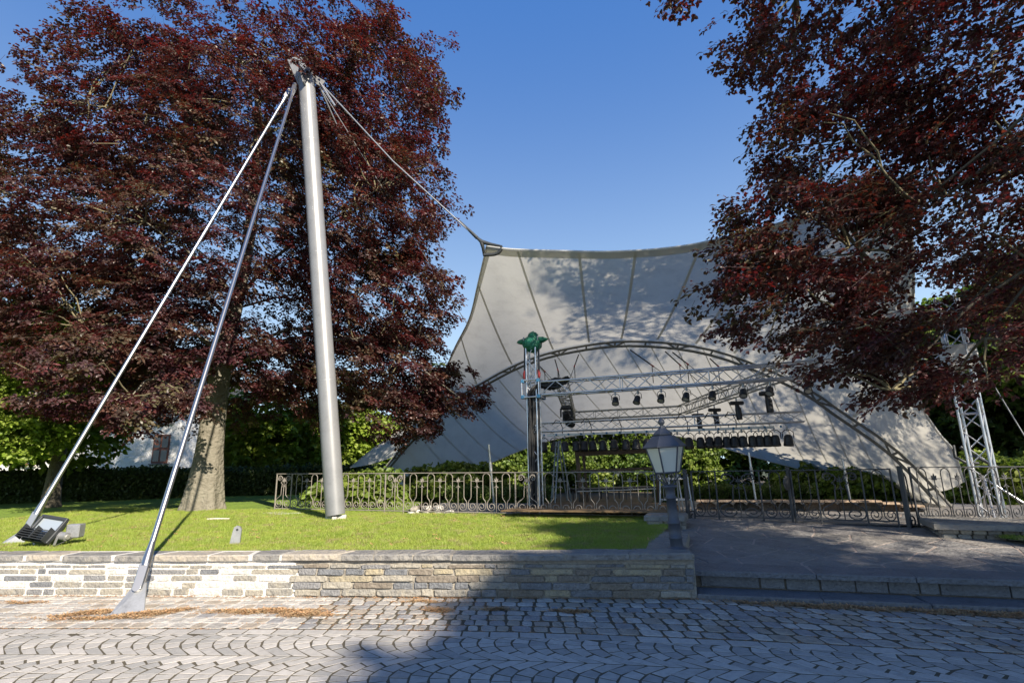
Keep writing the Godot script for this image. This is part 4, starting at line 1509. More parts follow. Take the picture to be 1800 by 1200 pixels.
	for f in [0.12, 0.36, 0.58, 0.78]:
		var p := (frr + Vector3(0, 0, -0.2)).lerp(br, f) + Vector3(0, -0.3, 0)
		var l := thing("profile_spotlight", "%s long black spotlight from the front hanging on the side truss" % ordinal(n), "spotlight", p, rng.randf_range(-0.3, 0.3), "spotlights on the side truss")
		l.scale = Vector3.ONE * 0.72
		put(box_mesh(Vector3(0.52, 0.14, 0.2), 0.03), "head_box", M.black, l, Transform3D(Basis(), Vector3(0, -0.08, 0)))
		put(tube_mesh([Vector3(0, -0.1, 0), Vector3(0.01, -0.24, 0.02), Vector3(0.03, -0.3, 0.02), Vector3(0.04, -0.72, 0.03)], [0.07, 0.09, 0.115, 0.115], 10), "barrel", M.black, l)
		put(cyl_unit(0.03, 6), "hook_clamp", M.galvanised, l, along(Vector3(0, -0.05, 0), Vector3(0, 0.16, 0)))
		n += 1
	# moving heads near the left tower
	n = 0
	for f in [0.22, 0.42, 0.62]:
		var p := (fl + Vector3(0.1, 0, -0.2)).lerp(bl, f) + Vector3(0, -0.32, 0)
		var l := thing("moving_head_lamp", "%s black moving head lamp from the front beside the cabled tower" % ordinal(n), "spotlight", p, 0.4 * n, "moving heads on the left side truss")
		l.scale = Vector3.ONE * 0.75
		put(box_mesh(Vector3(0.4, 0.14, 0.34), 0.03), "base_box", M.black, l)
		for sg in [-1.0, 1.0]: put(box_mesh(Vector3(0.06, 0.36, 0.14), 0.02), "yoke_arm", M.black, l, Transform3D(Basis(), Vector3(sg * 0.21, -0.2, 0)))
		put(tube_mesh([Vector3(0, -0.22, -0.2), Vector3(0, -0.26, -0.08), Vector3(0, -0.34, 0.16), Vector3(0, -0.37, 0.22)], [0.08, 0.15, 0.155, 0.12], 12), "head", M.black, l)
		put(cyl_unit(0.025, 6), "hook_clamp", M.galvanised, l, along(Vector3(0, 0.05, 0), Vector3(0, 0.2, 0)))
		n += 1
	# loose cables over the middle truss
	n = 0
	for f in [0.08, 0.2, 0.32, 0.57, 0.67, 0.74]:
		var p := ml.lerp(mr, f)
		var o := put(tube_mesh([p + Vector3(-0.1, 0.05, 0.25), p + Vector3(0.02, 0.2, 0.2), p + Vector3(0.14, 0.17, 0.18), p + Vector3(0.22, -0.05, 0.2), p + Vector3(0.2, -0.28, 0.2)], 0.014, 5), "loose_cable", M.black_rubber, self)
		tag(o, "%s black cable loop from the cabled tower over the low truss" % ordinal(n), "cable", "loose cables on the low truss")
		n += 1
	# hanging slings from the arch
	var ap := even(arch_line, 100)
	n = 0
	for e in [[44, fl.lerp(bl, 0.2)], [47, fl.lerp(bl, 0.35)], [47, fl.lerp(bl, 0.45)], [51, fl.lerp(bl, 0.3)], [59, frr.lerp(br, 0.75)], [64, frr.lerp(br, 0.6)], [65, frr.lerp(br, 0.5)], [70, frr.lerp(br, 0.35)]]:
		var a: Vector3 = ap[e[0]] + Vector3(0, -0.35, 0)
		var b: Vector3 = e[1] + Vector3(0, 0.15, 0)
		var o := thing("hanging_sling", "%s thin sling from the cabled tower side hanging from the arch" % ordinal(n), "sling", Vector3.ZERO, 0, "slings from the arch")
		put(cyl_unit(0.011, 5), "wire", M.dark_steel, o, along(a, b))
		put(cyl_unit(0.022, 5), "strap", M.black, o, along(a, a.lerp(b, 0.3)))
		put(cyl_unit(0.026, 5), "ratchet", M.red_strap, o, along(a.lerp(b, 0.3), a.lerp(b, 0.35)))
		put(cyl_unit(0.014, 5), "loose_end", M.black, o, along(a.lerp(b, 0.32), a.lerp(b, 0.32) + Vector3(0, -0.6, 0)))
		n += 1

# ---------------------------------------------------------------- street lamp
func street_lamp() -> void:
	var t := thing("street_lamp", "short blue grey lantern post with milky six sided glass on the wall", "street lamp", Vector3(2.22, 0.535, -7.88))
	t.rotation = Vector3(0.0, 0.2, 0.05)
	t.scale = Vector3.ONE * 0.925
	var s := tool_()
	lathe(s, [Vector2(0, 0), Vector2(0.17, 0), Vector2(0.165, 0.022), Vector2(0.12, 0.04), Vector2(0.098, 0.06)], Vector3.ZERO, 18)
	put(done(s), "base_flange", M.lamp_paint, t)
	s = tool_()
	lathe(s, [Vector2(0.092, 0.05), Vector2(0.092, 0.16), Vector2(0.1, 0.165), Vector2(0.1, 0.185), Vector2(0.09, 0.19), Vector2(0.088, 0.37), Vector2(0.1, 0.375), Vector2(0.1, 0.395), Vector2(0.082, 0.41), Vector2(0.07, 0.73), Vector2(0.088, 0.735), Vector2(0.088, 0.755), Vector2(0.072, 0.77), Vector2(0.074, 0.88), Vector2(0.115, 0.905), Vector2(0.115, 0.93), Vector2(0.03, 0.945), Vector2(0, 0.945)], Vector3.ZERO, 18)
	put(done(s), "column", M.lamp_paint, t)
	# cradle
	for k in 6:
		var a: float = TAU * k / 6.0 + 0.26
		var d := Vector3(cos(a), 0, sin(a))
		put(tube_mesh([d * 0.06 + Vector3(0, 0.94, 0), d * 0.12 + Vector3(0, 1.0, 0), d * 0.165 + Vector3(0, 1.05, 0), d * 0.17 + Vector3(0, 1.12, 0)], 0.010, 6), "cradle_arm", M.lamp_paint, t)
	for k in [0, 3]:
		var a: float = TAU * k / 6.0 + 0.26
		var d := Vector3(cos(a), 0, sin(a))
		var c := []
		for i in 13: c.append(d * (0.225 + 0.045 * cos(i * TAU / 12)) + Vector3(0, 1.06 + 0.045 * sin(i * TAU / 12), 0))
		put(tube_mesh(c, 0.009, 6), "side_ring", M.lamp_paint, t)
	# hexagonal lantern: panes between ribs
	var y0 := 1.12
	var y1 := 1.50
	var r0 := 0.185
	var r1 := 0.285
	var hexp := func(r: float, y: float, k: int) -> Vector3:
		var a: float = TAU * k / 6.0 + 0.26
		return Vector3(cos(a) * r, y, sin(a) * r)
	for k in 6:
		put(tube_mesh([hexp.call(r0, y0, k), hexp.call(r1, y1, k)], 0.013, 5), "rib", M.lamp_paint, t)
		put(tube_mesh([hexp.call(r0, y0, k), hexp.call(r0, y0, k + 1)], 0.013, 5), "lower_rim", M.lamp_paint, t)
		put(tube_mesh([hexp.call(r1, y1, k), hexp.call(r1, y1, k + 1)], 0.012, 5), "upper_rim", M.lamp_paint, t)
		s = tool_()
		flat(s)
		var q := [hexp.call(r0 - 0.004, y0 + 0.005, k), hexp.call(r0 - 0.004, y0 + 0.005, k + 1), hexp.call(r1 - 0.004, y1 - 0.005, k + 1), hexp.call(r1 - 0.004, y1 - 0.005, k)]
		var inn := Vector3(-q[0].x - q[1].x, 0, -q[0].z - q[1].z).normalized() * 0.005
		quad(s, q[0], q[1], q[2], q[3])
		quad(s, q[0] + inn, q[3] + inn, q[2] + inn, q[1] + inn)
		put(done(s), "pane", M.milk_glass, t)
	s = tool_()
	lathe(s, [Vector2(0, y0 + 0.004), Vector2(r0 - 0.01, y0 + 0.004), Vector2(r0 - 0.01, y0 - 0.008), Vector2(0, y0 - 0.008)], Vector3.ZERO, 6, Basis(Vector3.UP, -0.26), false)
	put(done(s), "floor_plate", M.lamp_paint, t)
	s = tool_()
	lathe(s, [Vector2(r1 - 0.02, y1 + 0.012), Vector2(0.335, y1 - 0.004), Vector2(0.335, y1 + 0.012), Vector2(0.18, y1 + 0.165), Vector2(0.13, y1 + 0.18)], Vector3.ZERO, 6, Basis(Vector3.UP, -0.26), false)
	put(done(s), "roof", M.lamp_paint, t)
	s = tool_()
	lathe(s, [Vector2(0.13, y1 + 0.178), Vector2(0.15, y1 + 0.186), Vector2(0.15, y1 + 0.205), Vector2(0.055, y1 + 0.29), Vector2(0.045, y1 + 0.32)], Vector3.ZERO, 6, Basis(Vector3.UP, -0.26), false)
	var crown_top := put(done(s), "crown_roof", M.lamp_paint, t)
	s = tool_()
	lathe(s, [Vector2(0.03, y1 + 0.315), Vector2(0.022, y1 + 0.335), Vector2(0.046, y1 + 0.36), Vector2(0.052, y1 + 0.385), Vector2(0.04, y1 + 0.415), Vector2(0.016, y1 + 0.44), Vector2(0, y1 + 0.465)], Vector3.ZERO, 14)
	put(done(s), "finial", M.lamp_paint, crown_top)

# ---------------------------------------------------------------- floodlight on the lawn
func floodlight() -> void:
	var t := thing("floodlight", "dark floodlight with louvred visor lying tilted on the lawn edge", "floodlight", Vector3(-7.95, lawn_y(-7.95, -9.6), -9.55), -0.12)
	t.scale = Vector3.ONE * 0.8
	# housing: front frame tilted towards the sky
	var b := Basis(Vector3.UP, 0.12) * Basis(Vector3.RIGHT, -0.62) * Basis(Vector3.BACK, -0.18)
	var c := Vector3(0.05, 0.36, 0.0)
	var s := tool_()
	for e in [[Vector3(0, 0.26, 0), Vector3(0.62, 0.06, 0.09)], [Vector3(0, -0.26, 0), Vector3(0.62, 0.06, 0.09)], [Vector3(-0.29, 0, 0), Vector3(0.05, 0.5, 0.09)], [Vector3(0.29, 0, 0), Vector3(0.05, 0.5, 0.09)]]:
		bbox(s, c + b * e[0], e[1], b, 0.01)
	var frame_ := put(done(s), "front_frame", M.dark_steel, t)
	s = tool_()
	bbox(s, c + b * Vector3(0, 0, -0.02), Vector3(0.53, 0.46, 0.01), b)
	put(done(s), "glass", M.flood_glass, frame_)
	s = tool_()
	lathe(s, [Vector2(0.36, 0.0), Vector2(0.30, 0.12), Vector2(0.2, 0.2), Vector2(0.0, 0.22)], c + b * Vector3(0, 0, -0.05), 4, b * Basis(Vector3.RIGHT, -PI / 2) * Basis(Vector3.UP, PI / 4), false)
	put(done(s), "housing", M.galvanised, t)
	for k in 5:
		s = tool_()
		bbox(s, c + b * Vector3(-0.02, -0.06 - 0.052 * k, 0.10 + 0.012 * k), Vector3(0.6, 0.008, 0.13), b * Basis(Vector3.RIGHT, 0.5))
		put(done(s), "louvre_blade", M.dark_steel, frame_)
	for sg in [-1.0, 0.0, 1.0]: put(box_mesh(Vector3(0.012, 0.28, 0.15)), "louvre_side", M.dark_steel, frame_, Transform3D(b, c + b * Vector3(-0.02 + sg * 0.3, -0.16, 0.11)))
	put(cyl_unit(0.085, 16), "side_socket", M.galvanised, t, along(c + b * Vector3(0.3, -0.03, -0.12), c + b * Vector3(0.47, -0.03, -0.12)))
	put(cyl_unit(0.05, 16), "socket_cap", M.aluminium_dull, t, along(c + b * Vector3(0.46, -0.03, -0.12), c + b * Vector3(0.50, -0.03, -0.12)))
	put(box_mesh(Vector3(0.26, 0.28, 0.24), 0.02), "ballast_box", M.galvanised, t, Transform3D(Basis(Vector3.UP, 0.3), Vector3(0.48, 0.30, -0.28)))
	s = tool_()
	for sg in [-1.0, 1.0]:
		bbox(s, Vector3(0.08 + sg * 0.25, 0.10, 0.0), Vector3(0.05, 0.3, 0.02), Basis(Vector3.BACK, sg * -0.3), 0.004)
	bbox(s, Vector3(0.08, -0.0, 0.0), Vector3(0.5, 0.02, 0.06), Basis(), 0.004)
	put(done(s), "bracket", M.galvanised, t)
	put(tube_mesh([Vector3(0.52, 0.16, -0.2), Vector3(0.4, 0.04, 0.05), Vector3(0.1, 0.03, 0.12), Vector3(-0.1, 0.05, 0.1)], 0.012, 6), "power_cord", M.black_rubber, t)

# ---------------------------------------------------------------- small things
func small_things() -> void:
	rng.seed = 601
	var t := thing("anchor_lug", "upright grey steel lug with a hole standing behind the wall coping", "steel lug", Vector3(-4.62, lawn_y(-4.6, -9.4) - 0.03, -9.4), 0.15)
	var s := tool_()
	flat(s)
	var o := [Vector2(-0.09, 0), Vector2(0.075, 0), Vector2(0.085, 0.27), Vector2(0.06, 0.32), Vector2(0.01, 0.335), Vector2(-0.03, 0.31), Vector2(-0.045, 0.26)]
	for k in o.size():
		var j := (k + 1) % o.size()
		quad(s, Vector3(o[k].x, o[k].y, 0.018), Vector3(o[j].x, o[j].y, 0.018), Vector3(o[j].x, o[j].y, -0.018), Vector3(o[k].x, o[k].y, -0.018))
		if k > 0 and k < o.size() - 1:
			for z in [0.018, -0.018]: tri(s, Vector3(o[0].x, o[0].y, z), Vector3(o[k].x, o[k].y, z), Vector3(o[k + 1].x, o[k + 1].y, z))
	put(done(s), "plate", M.galvanised, t)
	put(cyl_unit(0.02, 12), "pin_hole", M.dark_steel, t, along(Vector3(0.02, 0.27, 0.021), Vector3(0.02, 0.27, -0.021)))
	var rodp := Vector3(-7.15, lawn_y(-7.15, -13.6) + 0.03, -13.6)
	var st := put(tube_mesh([rodp + Vector3(-0.26, 0, 0), rodp + Vector3(0.0, 0.006, 0.02), rodp + Vector3(0.28, 0.0, 0.0)], [0.022, 0.026, 0.02], 7), "bare_stick", M.joint_pale, self)
	tag(st, "pale bare stick lying on the lawn near the big trunk", "stick")
	var sp := tool_()
	var y := lawn_y(-6.2, -14.9) + 0.02
	slab(sp, [Vector3(-6.75, y, -15.0), Vector3(-6.1, y, -14.55), Vector3(-5.6, y, -14.85), Vector3(-5.75, y, -15.25), Vector3(-6.5, y + 0.01, -15.35)], 0.06, 0.015)
	tag(put(done(sp), "stone_slab", M.stone_washed, self), "flat pale stone slab set in the grass by the railing end", "stone slab")
	# rubble heap behind the railing
	n_rubble()
	# bud scales and litter
	var fl := tool_()
	flat(fl)
	for i in 6:
		var a := rng.randf() * TAU
		var c := Vector3(rng.randf_range(-0.02, 0.02), 0.003 + rng.randf() * 0.006, rng.randf_range(-0.02, 0.02))
		var d := Vector3(cos(a), rng.randf_range(-0.2, 0.2), sin(a)) * rng.randf_range(0.005, 0.011)
		var e := Vector3(-sin(a), rng.randf_range(0, 0.3), cos(a)) * 0.004
		fl.set_color(g(rng.randf_range(0.6, 1.3)))
		quad(fl, c - d, c + e, c + d, c - e)
	fl.generate_normals()
	var flake := fl.commit()
	var xfs := []
	var cols := []
	var patches := [[-4.5, -7.2, 0.38, 0.12, 1300, -0.35], [-5.3, -7.25, 0.34, 0.10, 800, -0.3], [-4.95, -7.0, 0.5, 0.06, 400, 0.0], [-3.05, -7.2, 0.6, 0.1, 1500, 0.05], [-2.5, -7.0, 0.35, 0.09, 450, 0.1], [-0.95, -7.12, 0.16, 0.09, 350, 0.3], [-1.2, -7.55, 0.3, 0.06, 160, 0.1], [-0.25, -7.1, 0.2, 0.06, 160, 0.2], [0.65, -6.95, 0.22, 0.06, 300, 0.1], [-6.7, -7.9, 0.35, 0.06, 120, 0.1], [3.6, -6.98, 0.85, 0.09, 1700, 0.281], [5.2, -6.52, 0.9, 0.1, 1800, 0.281]]
	for p in patches:
		for i in int(p[4] * 1.6):
			var u := rng.randfn() * 0.5
			var v := rng.randfn() * 0.5
			var x: float = p[0] + u * p[2]
			var z: float = p[1] + v * p[3] + u * p[2] * p[5] + 0.03 * sin(x * 11.0)
			xfs.append(Transform3D(Basis.from_euler(Vector3(rng.randf_range(-0.4, 0.4), rng.randf() * TAU, rng.randf_range(-0.4, 0.4))).scaled(Vector3.ONE * rng.randf_range(0.8, 1.5)), Vector3(x, 0.006 + 0.012 * exp(-(u * u + v * v)) * rng.randf(), z)))
			cols.append(Color(1.0, 0.9, 0.85).lerp(Color(0.6, 0.75, 0.8), rng.randf()))
	# along the joints of the cobbles
	for i in 900:
		var x := rng.randf_range(-8.0, 6.0)
		xfs.append(Transform3D(Basis(Vector3.UP, rng.randf() * TAU).scaled(Vector3.ONE * rng.randf_range(0.7, 1.4)), Vector3(x, 0.008, kerb_z(x) + absf(rng.randfn()) * 0.05)))
		cols.append(Color(0.75, 0.75, 0.75).lerp(Color(1, 0.85, 0.75), rng.randf()))
	for i in 3400:
		var x := rng.randf_range(-6.5, 5.5)
		var t2 := rng.randi_range(0, 7) / 7.0 if rng.randf() < 0.6 else rng.randf()
		var z := lerpf(strip_z(x), kerb_z(x), t2)
		xfs.append(Transform3D(Basis(Vector3.UP, rng.randf() * TAU).scaled(Vector3.ONE * rng.randf_range(0.6, 1.1)), Vector3(x, -0.002, z)))
		cols.append(Color(1.0, 0.85, 0.75))
	# a few dry leaves on the lawn
	for i in 420:
		var x := rng.randf_range(-9.0, 2.2)
		var z := rng.randf_range(-8.6, -14.0)
		if z > wall_z(x) - 0.5: continue
		xfs.append(Transform3D(Basis.from_euler(Vector3(rng.randf_range(-0.5, 0.5), rng.randf() * TAU, 0)).scaled(Vector3.ONE * rng.randf_range(1.0, 2.2)), Vector3(x, lawn_y(x, z) + 0.035, z)))
		cols.append(Color(0.8, 0.7, 0.6))
	tag(multi(flake, xfs, cols, "leaf_litter", M.litter, self), "orange brown bud scales strewn over cobbles and lawn in patches", "leaf litter", "", "stuff")

func n_rubble() -> void:
	var t := thing("rubble_heap", "small heap of pale rubble stones under the railing", "stone heap", Vector3(-2.15, 0.52, -14.62))
	for k in 7:
		put(box_mesh(Vector3(rng.randf_range(0.2, 0.38), rng.randf_range(0.1, 0.18), rng.randf_range(0.15, 0.25)), 0.03), "stone", [M.stone_washed, M.stone_tan, M.joint_pale][k % 3], t, Transform3D(Basis.from_euler(Vector3(rng.randf_range(-0.2, 0.2), rng.randf() * 3.0, rng.randf_range(-0.2, 0.2))), Vector3(-0.45 + 0.3 * (k % 4), 0.05 + 0.13 * int(k / 4), rng.randf_range(-0.06, 0.06))))

# ---------------------------------------------------------------- behind the railing
func stage_things() -> void:
	rng.seed = 701
	var gy := 0.40
	# plank deck of the stage
	var d := thing("stage_deck", "low brown plank stage deck covered in dry leaves", "stage deck", Vector3(0, 0, 0))
	var a := Vector3(0.7, gy, -16.0)
	var b := Vector3(4.3, gy, -14.75)
	var x := (b - a).normalized()
	var z := x.cross(Vector3.UP)
	var bs := Basis(x, Vector3.UP, -z)
	for k in 3:
		put(box_mesh(Vector3(a.distance_to(b), 0.098, 0.03), 0.004), "front_plank", M.deck, d, Transform3D(bs, a.lerp(b, 0.5) + Vector3(0, 0.05 + 0.104 * k, 0)))
	for k in 16:
		put(box_mesh(Vector3(a.distance_to(b), 0.03, 0.19), 0.004), "deck_plank", M.deck, d, Transform3D(bs, a.lerp(b, 0.5) + Vector3(0, 0.315, 0) + z * (0.08 + 0.197 * k)))
	# timber frame standing at the back of the stage
	var f := thing("timber_frame", "brown timber frame of posts and beams behind the stage deck", "timber frame", Vector3(2.0, gy, -17.2), 0.12)
	for e in [[Vector3(0.0, 1.0, 0), Vector3(0.12, 2.0, 0.1)], [Vector3(0.35, 0.95, -0.6), Vector3(0.08, 1.9, 0.08)]]:
		put(box_mesh(e[1], 0.008), "post", M.timber, f, Transform3D(Basis(Vector3.BACK, 0.05), e[0]))
	put(box_mesh(Vector3(2.6, 0.15, 0.1), 0.008), "beam", M.timber, f, Transform3D(Basis(Vector3.BACK, 0.03), Vector3(1.3, 1.72, 0)))
	put(box_mesh(Vector3(2.9, 0.08, 0.1), 0.008), "lower_beam", M.timber, f, Transform3D(Basis(Vector3.BACK, 0.02), Vector3(1.2, 1.18, 0)))
	put(box_mesh(Vector3(0.1, 1.9, 0.1), 0.008), "post", M.timber, f, Transform3D(Basis(), Vector3(2.55, 0.95, -0.1)))
	# ladder
	var l := thing("step_ladder", "grey folding step ladder standing behind the railing", "ladder", Vector3(1.25, gy, -15.6), 0.15)
	for sg in [-1.0, 1.0]:
		put(tube_mesh([Vector3(-0.22 + sg * 0.24 * 0 - 0.04, 0.35, sg * 0.22 + 0.3), Vector3(0.0, 2.0, sg * 0.16)], 0.028, 4), "side_rail", M.ladder_grey, l)
		put(tube_mesh([Vector3(0.34, 0.35, sg * 0.24 - 0.3), Vector3(0.04, 2.0, sg * 0.16)], 0.025, 4), "rear_leg", M.ladder_grey, l)
	for k in 6:
		var u := (k + 0.5) / 6.0
		put(box_mesh(Vector3(0.08, 0.03, 0.44 - 0.1 * u), 0.004), "tread", M.ladder_grey, l, Transform3D(Basis(), Vector3(lerpf(-0.26, 0, u), lerpf(0.35, 2.0, u), 0.3 * (1 - u))))
	# dark folded tables
	for k in 2:
		var tb := thing("folded_table", "long dark folding table standing on the stage deck" if k == 0 else "second dark folding table set behind the first on the stage", "table", Vector3(2.5 + 0.9 * k, gy + 0.33, -16.5 - 0.5 * k), 0.3)
		put(box_mesh(Vector3(1.7, 0.045, 0.6), 0.008), "table_top", M.black, tb, Transform3D(Basis(), Vector3(0, 0.32, 0)))
		put(box_mesh(Vector3(1.68, 0.03, 0.02), 0.004), "pale_edge", M.joint_pale, tb, Transform3D(Basis(), Vector3(0, 0.275, 0.29)))
		for e in [[-0.75, -0.22], [0.75, -0.22], [-0.75, 0.22], [0.75, 0.22]]:
			put(cyl_unit(0.02, 6), "leg", M.dark_steel, tb, along(Vector3(e[0], 0, e[1]), Vector3(e[0], 0.3, e[1])))
	# white trolley frame by the lamp
	var tr := thing("trolley", "white tubular trolley standing behind the lantern post", "trolley", Vector3(4.0, gy, -14.0), 0.3)
	for e in [[-0.3, -0.2], [0.3, -0.2], [-0.3, 0.2], [0.3, 0.2]]:
		put(tube_mesh([Vector3(e[0] * 1.15, 0.05, e[1]), Vector3(e[0] * 0.85, 1.05, e[1])], 0.02, 6), "upright", M.white_steel, tr)
	for yy in [0.45, 0.95]:
		put(box_mesh(Vector3(0.6, 0.03, 0.42), 0.006), "shelf", M.white_steel, tr, Transform3D(Basis(), Vector3(0, yy, 0)))
	# slim poles holding the back edge of the canopy
	var n := 0
	for e in [[Vector3(6.6, gy, -15.4), Vector3(6.55, 2.0, -15.4)], [Vector3(9.3, gy, -15.6), Vector3(9.25, 1.75, -15.6)], [Vector3(-0.55, gy, -15.6), Vector3(-0.72, 2.35, -15.7)]]:
		var o := thing("slim_pole", ["pale slim pole with a clamp standing behind the gate", "grey slim pole standing beyond the gate's right leaf", "grey slim pole leaning behind the lawn railing beside the tower"][n], "pole", Vector3.ZERO)
		put(cyl_unit(0.03, 8), "pole", M.aluminium if n < 2 else M.ladder_grey, o, along(e[0], e[1]))
		put(cyl_unit(0.045, 8), "clamp", M.aluminium_dull, o, along(e[0].lerp(e[1], 0.62), e[0].lerp(e[1], 0.75)))
		put(cyl_unit(0.05, 8), "foot", M.aluminium_dull, o, along(e[0], e[0] + Vector3(0, 0.05, 0)))
		n += 1
	# low boulder wall behind the gate
	var bw := thing("boulder_wall", "low reddish rubble wall with flat top behind the gate", "wall")
	var wa := Vector3(4.7, 0.5, -14.6)
	var wb := Vector3(9.4, 0.5, -13.0)
	var wx := (wb - wa).normalized()
	var wz := wx.cross(Vector3.UP) * -1.0
	var wbs := Basis(wx, Vector3.UP, wx.cross(Vector3.UP))
	var u := 0.0
	while u < 4.9:
		var w := rng.randf_range(0.25, 0.5)
		var hh := 0.26 if u < 3.8 else 0.26 - 0.16 * (u - 3.8)
		var s := tool_()
		var top := []
		for k in 8:
			var an := TAU * k / 8 + 0.39
			top.append(wa + wx * (u + w * 0.5 + cos(an) * w * 0.52) + Vector3.UP * (hh * 0.5 + sin(an) * hh * 0.55) - wx.cross(Vector3.UP) * (0.02 + rng.randf() * 0.03))
		slab(s, top, 0.25, 0.05, -wx.cross(Vector3.UP))
		put(done(s), "boulder", [M.boulder, M.stone_brown, M.boulder][rng.randi_range(0, 2)], bw)
		put(box_mesh(Vector3(w - 0.01, 0.05, 0.36), 0.01), "top_slab", M.boulder, bw, Transform3D(wbs, wa + wx * (u + w * 0.5) + Vector3(0, hh + 0.02, 0) + wx.cross(Vector3.UP) * 0.14))
		u += w
	# path behind the gate
	var ps := tool_()
	flat(ps)
	quad(ps, Vector3(3.7, 0.545, -12.2), Vector3(7.2, 0.545, -10.2), Vector3(9.3, 0.505, -12.8), Vector3(4.6, 0.505, -14.5))
	tag(put(done(ps), "path", M.slate_warm, self), "paved path running on behind the gate", "path", "", "structure")
	# dark slab edge of the lower court behind the railing
	var gr := thing("slate_kerb", "dark slate kerb wall behind the lawn railing", "kerb")
	for k in 7:
		put(box_mesh(Vector3(0.62, 0.42, 0.16), 0.01), "slab", M.step, gr, Transform3D(Basis(Vector3.UP, -0.35), Vector3(-1.9 + k * 0.6, 0.5, -16.6 + k * 0.22)))

# ---------------------------------------------------------------- trees and shrubs
func lobe(x: float, y: float, z: float, rx: float, ry: float, rz: float, w: float, shell := 0.75) -> Array:
	return [Vector3(x, y, z), Vector3(rx, ry, rz), w, shell]

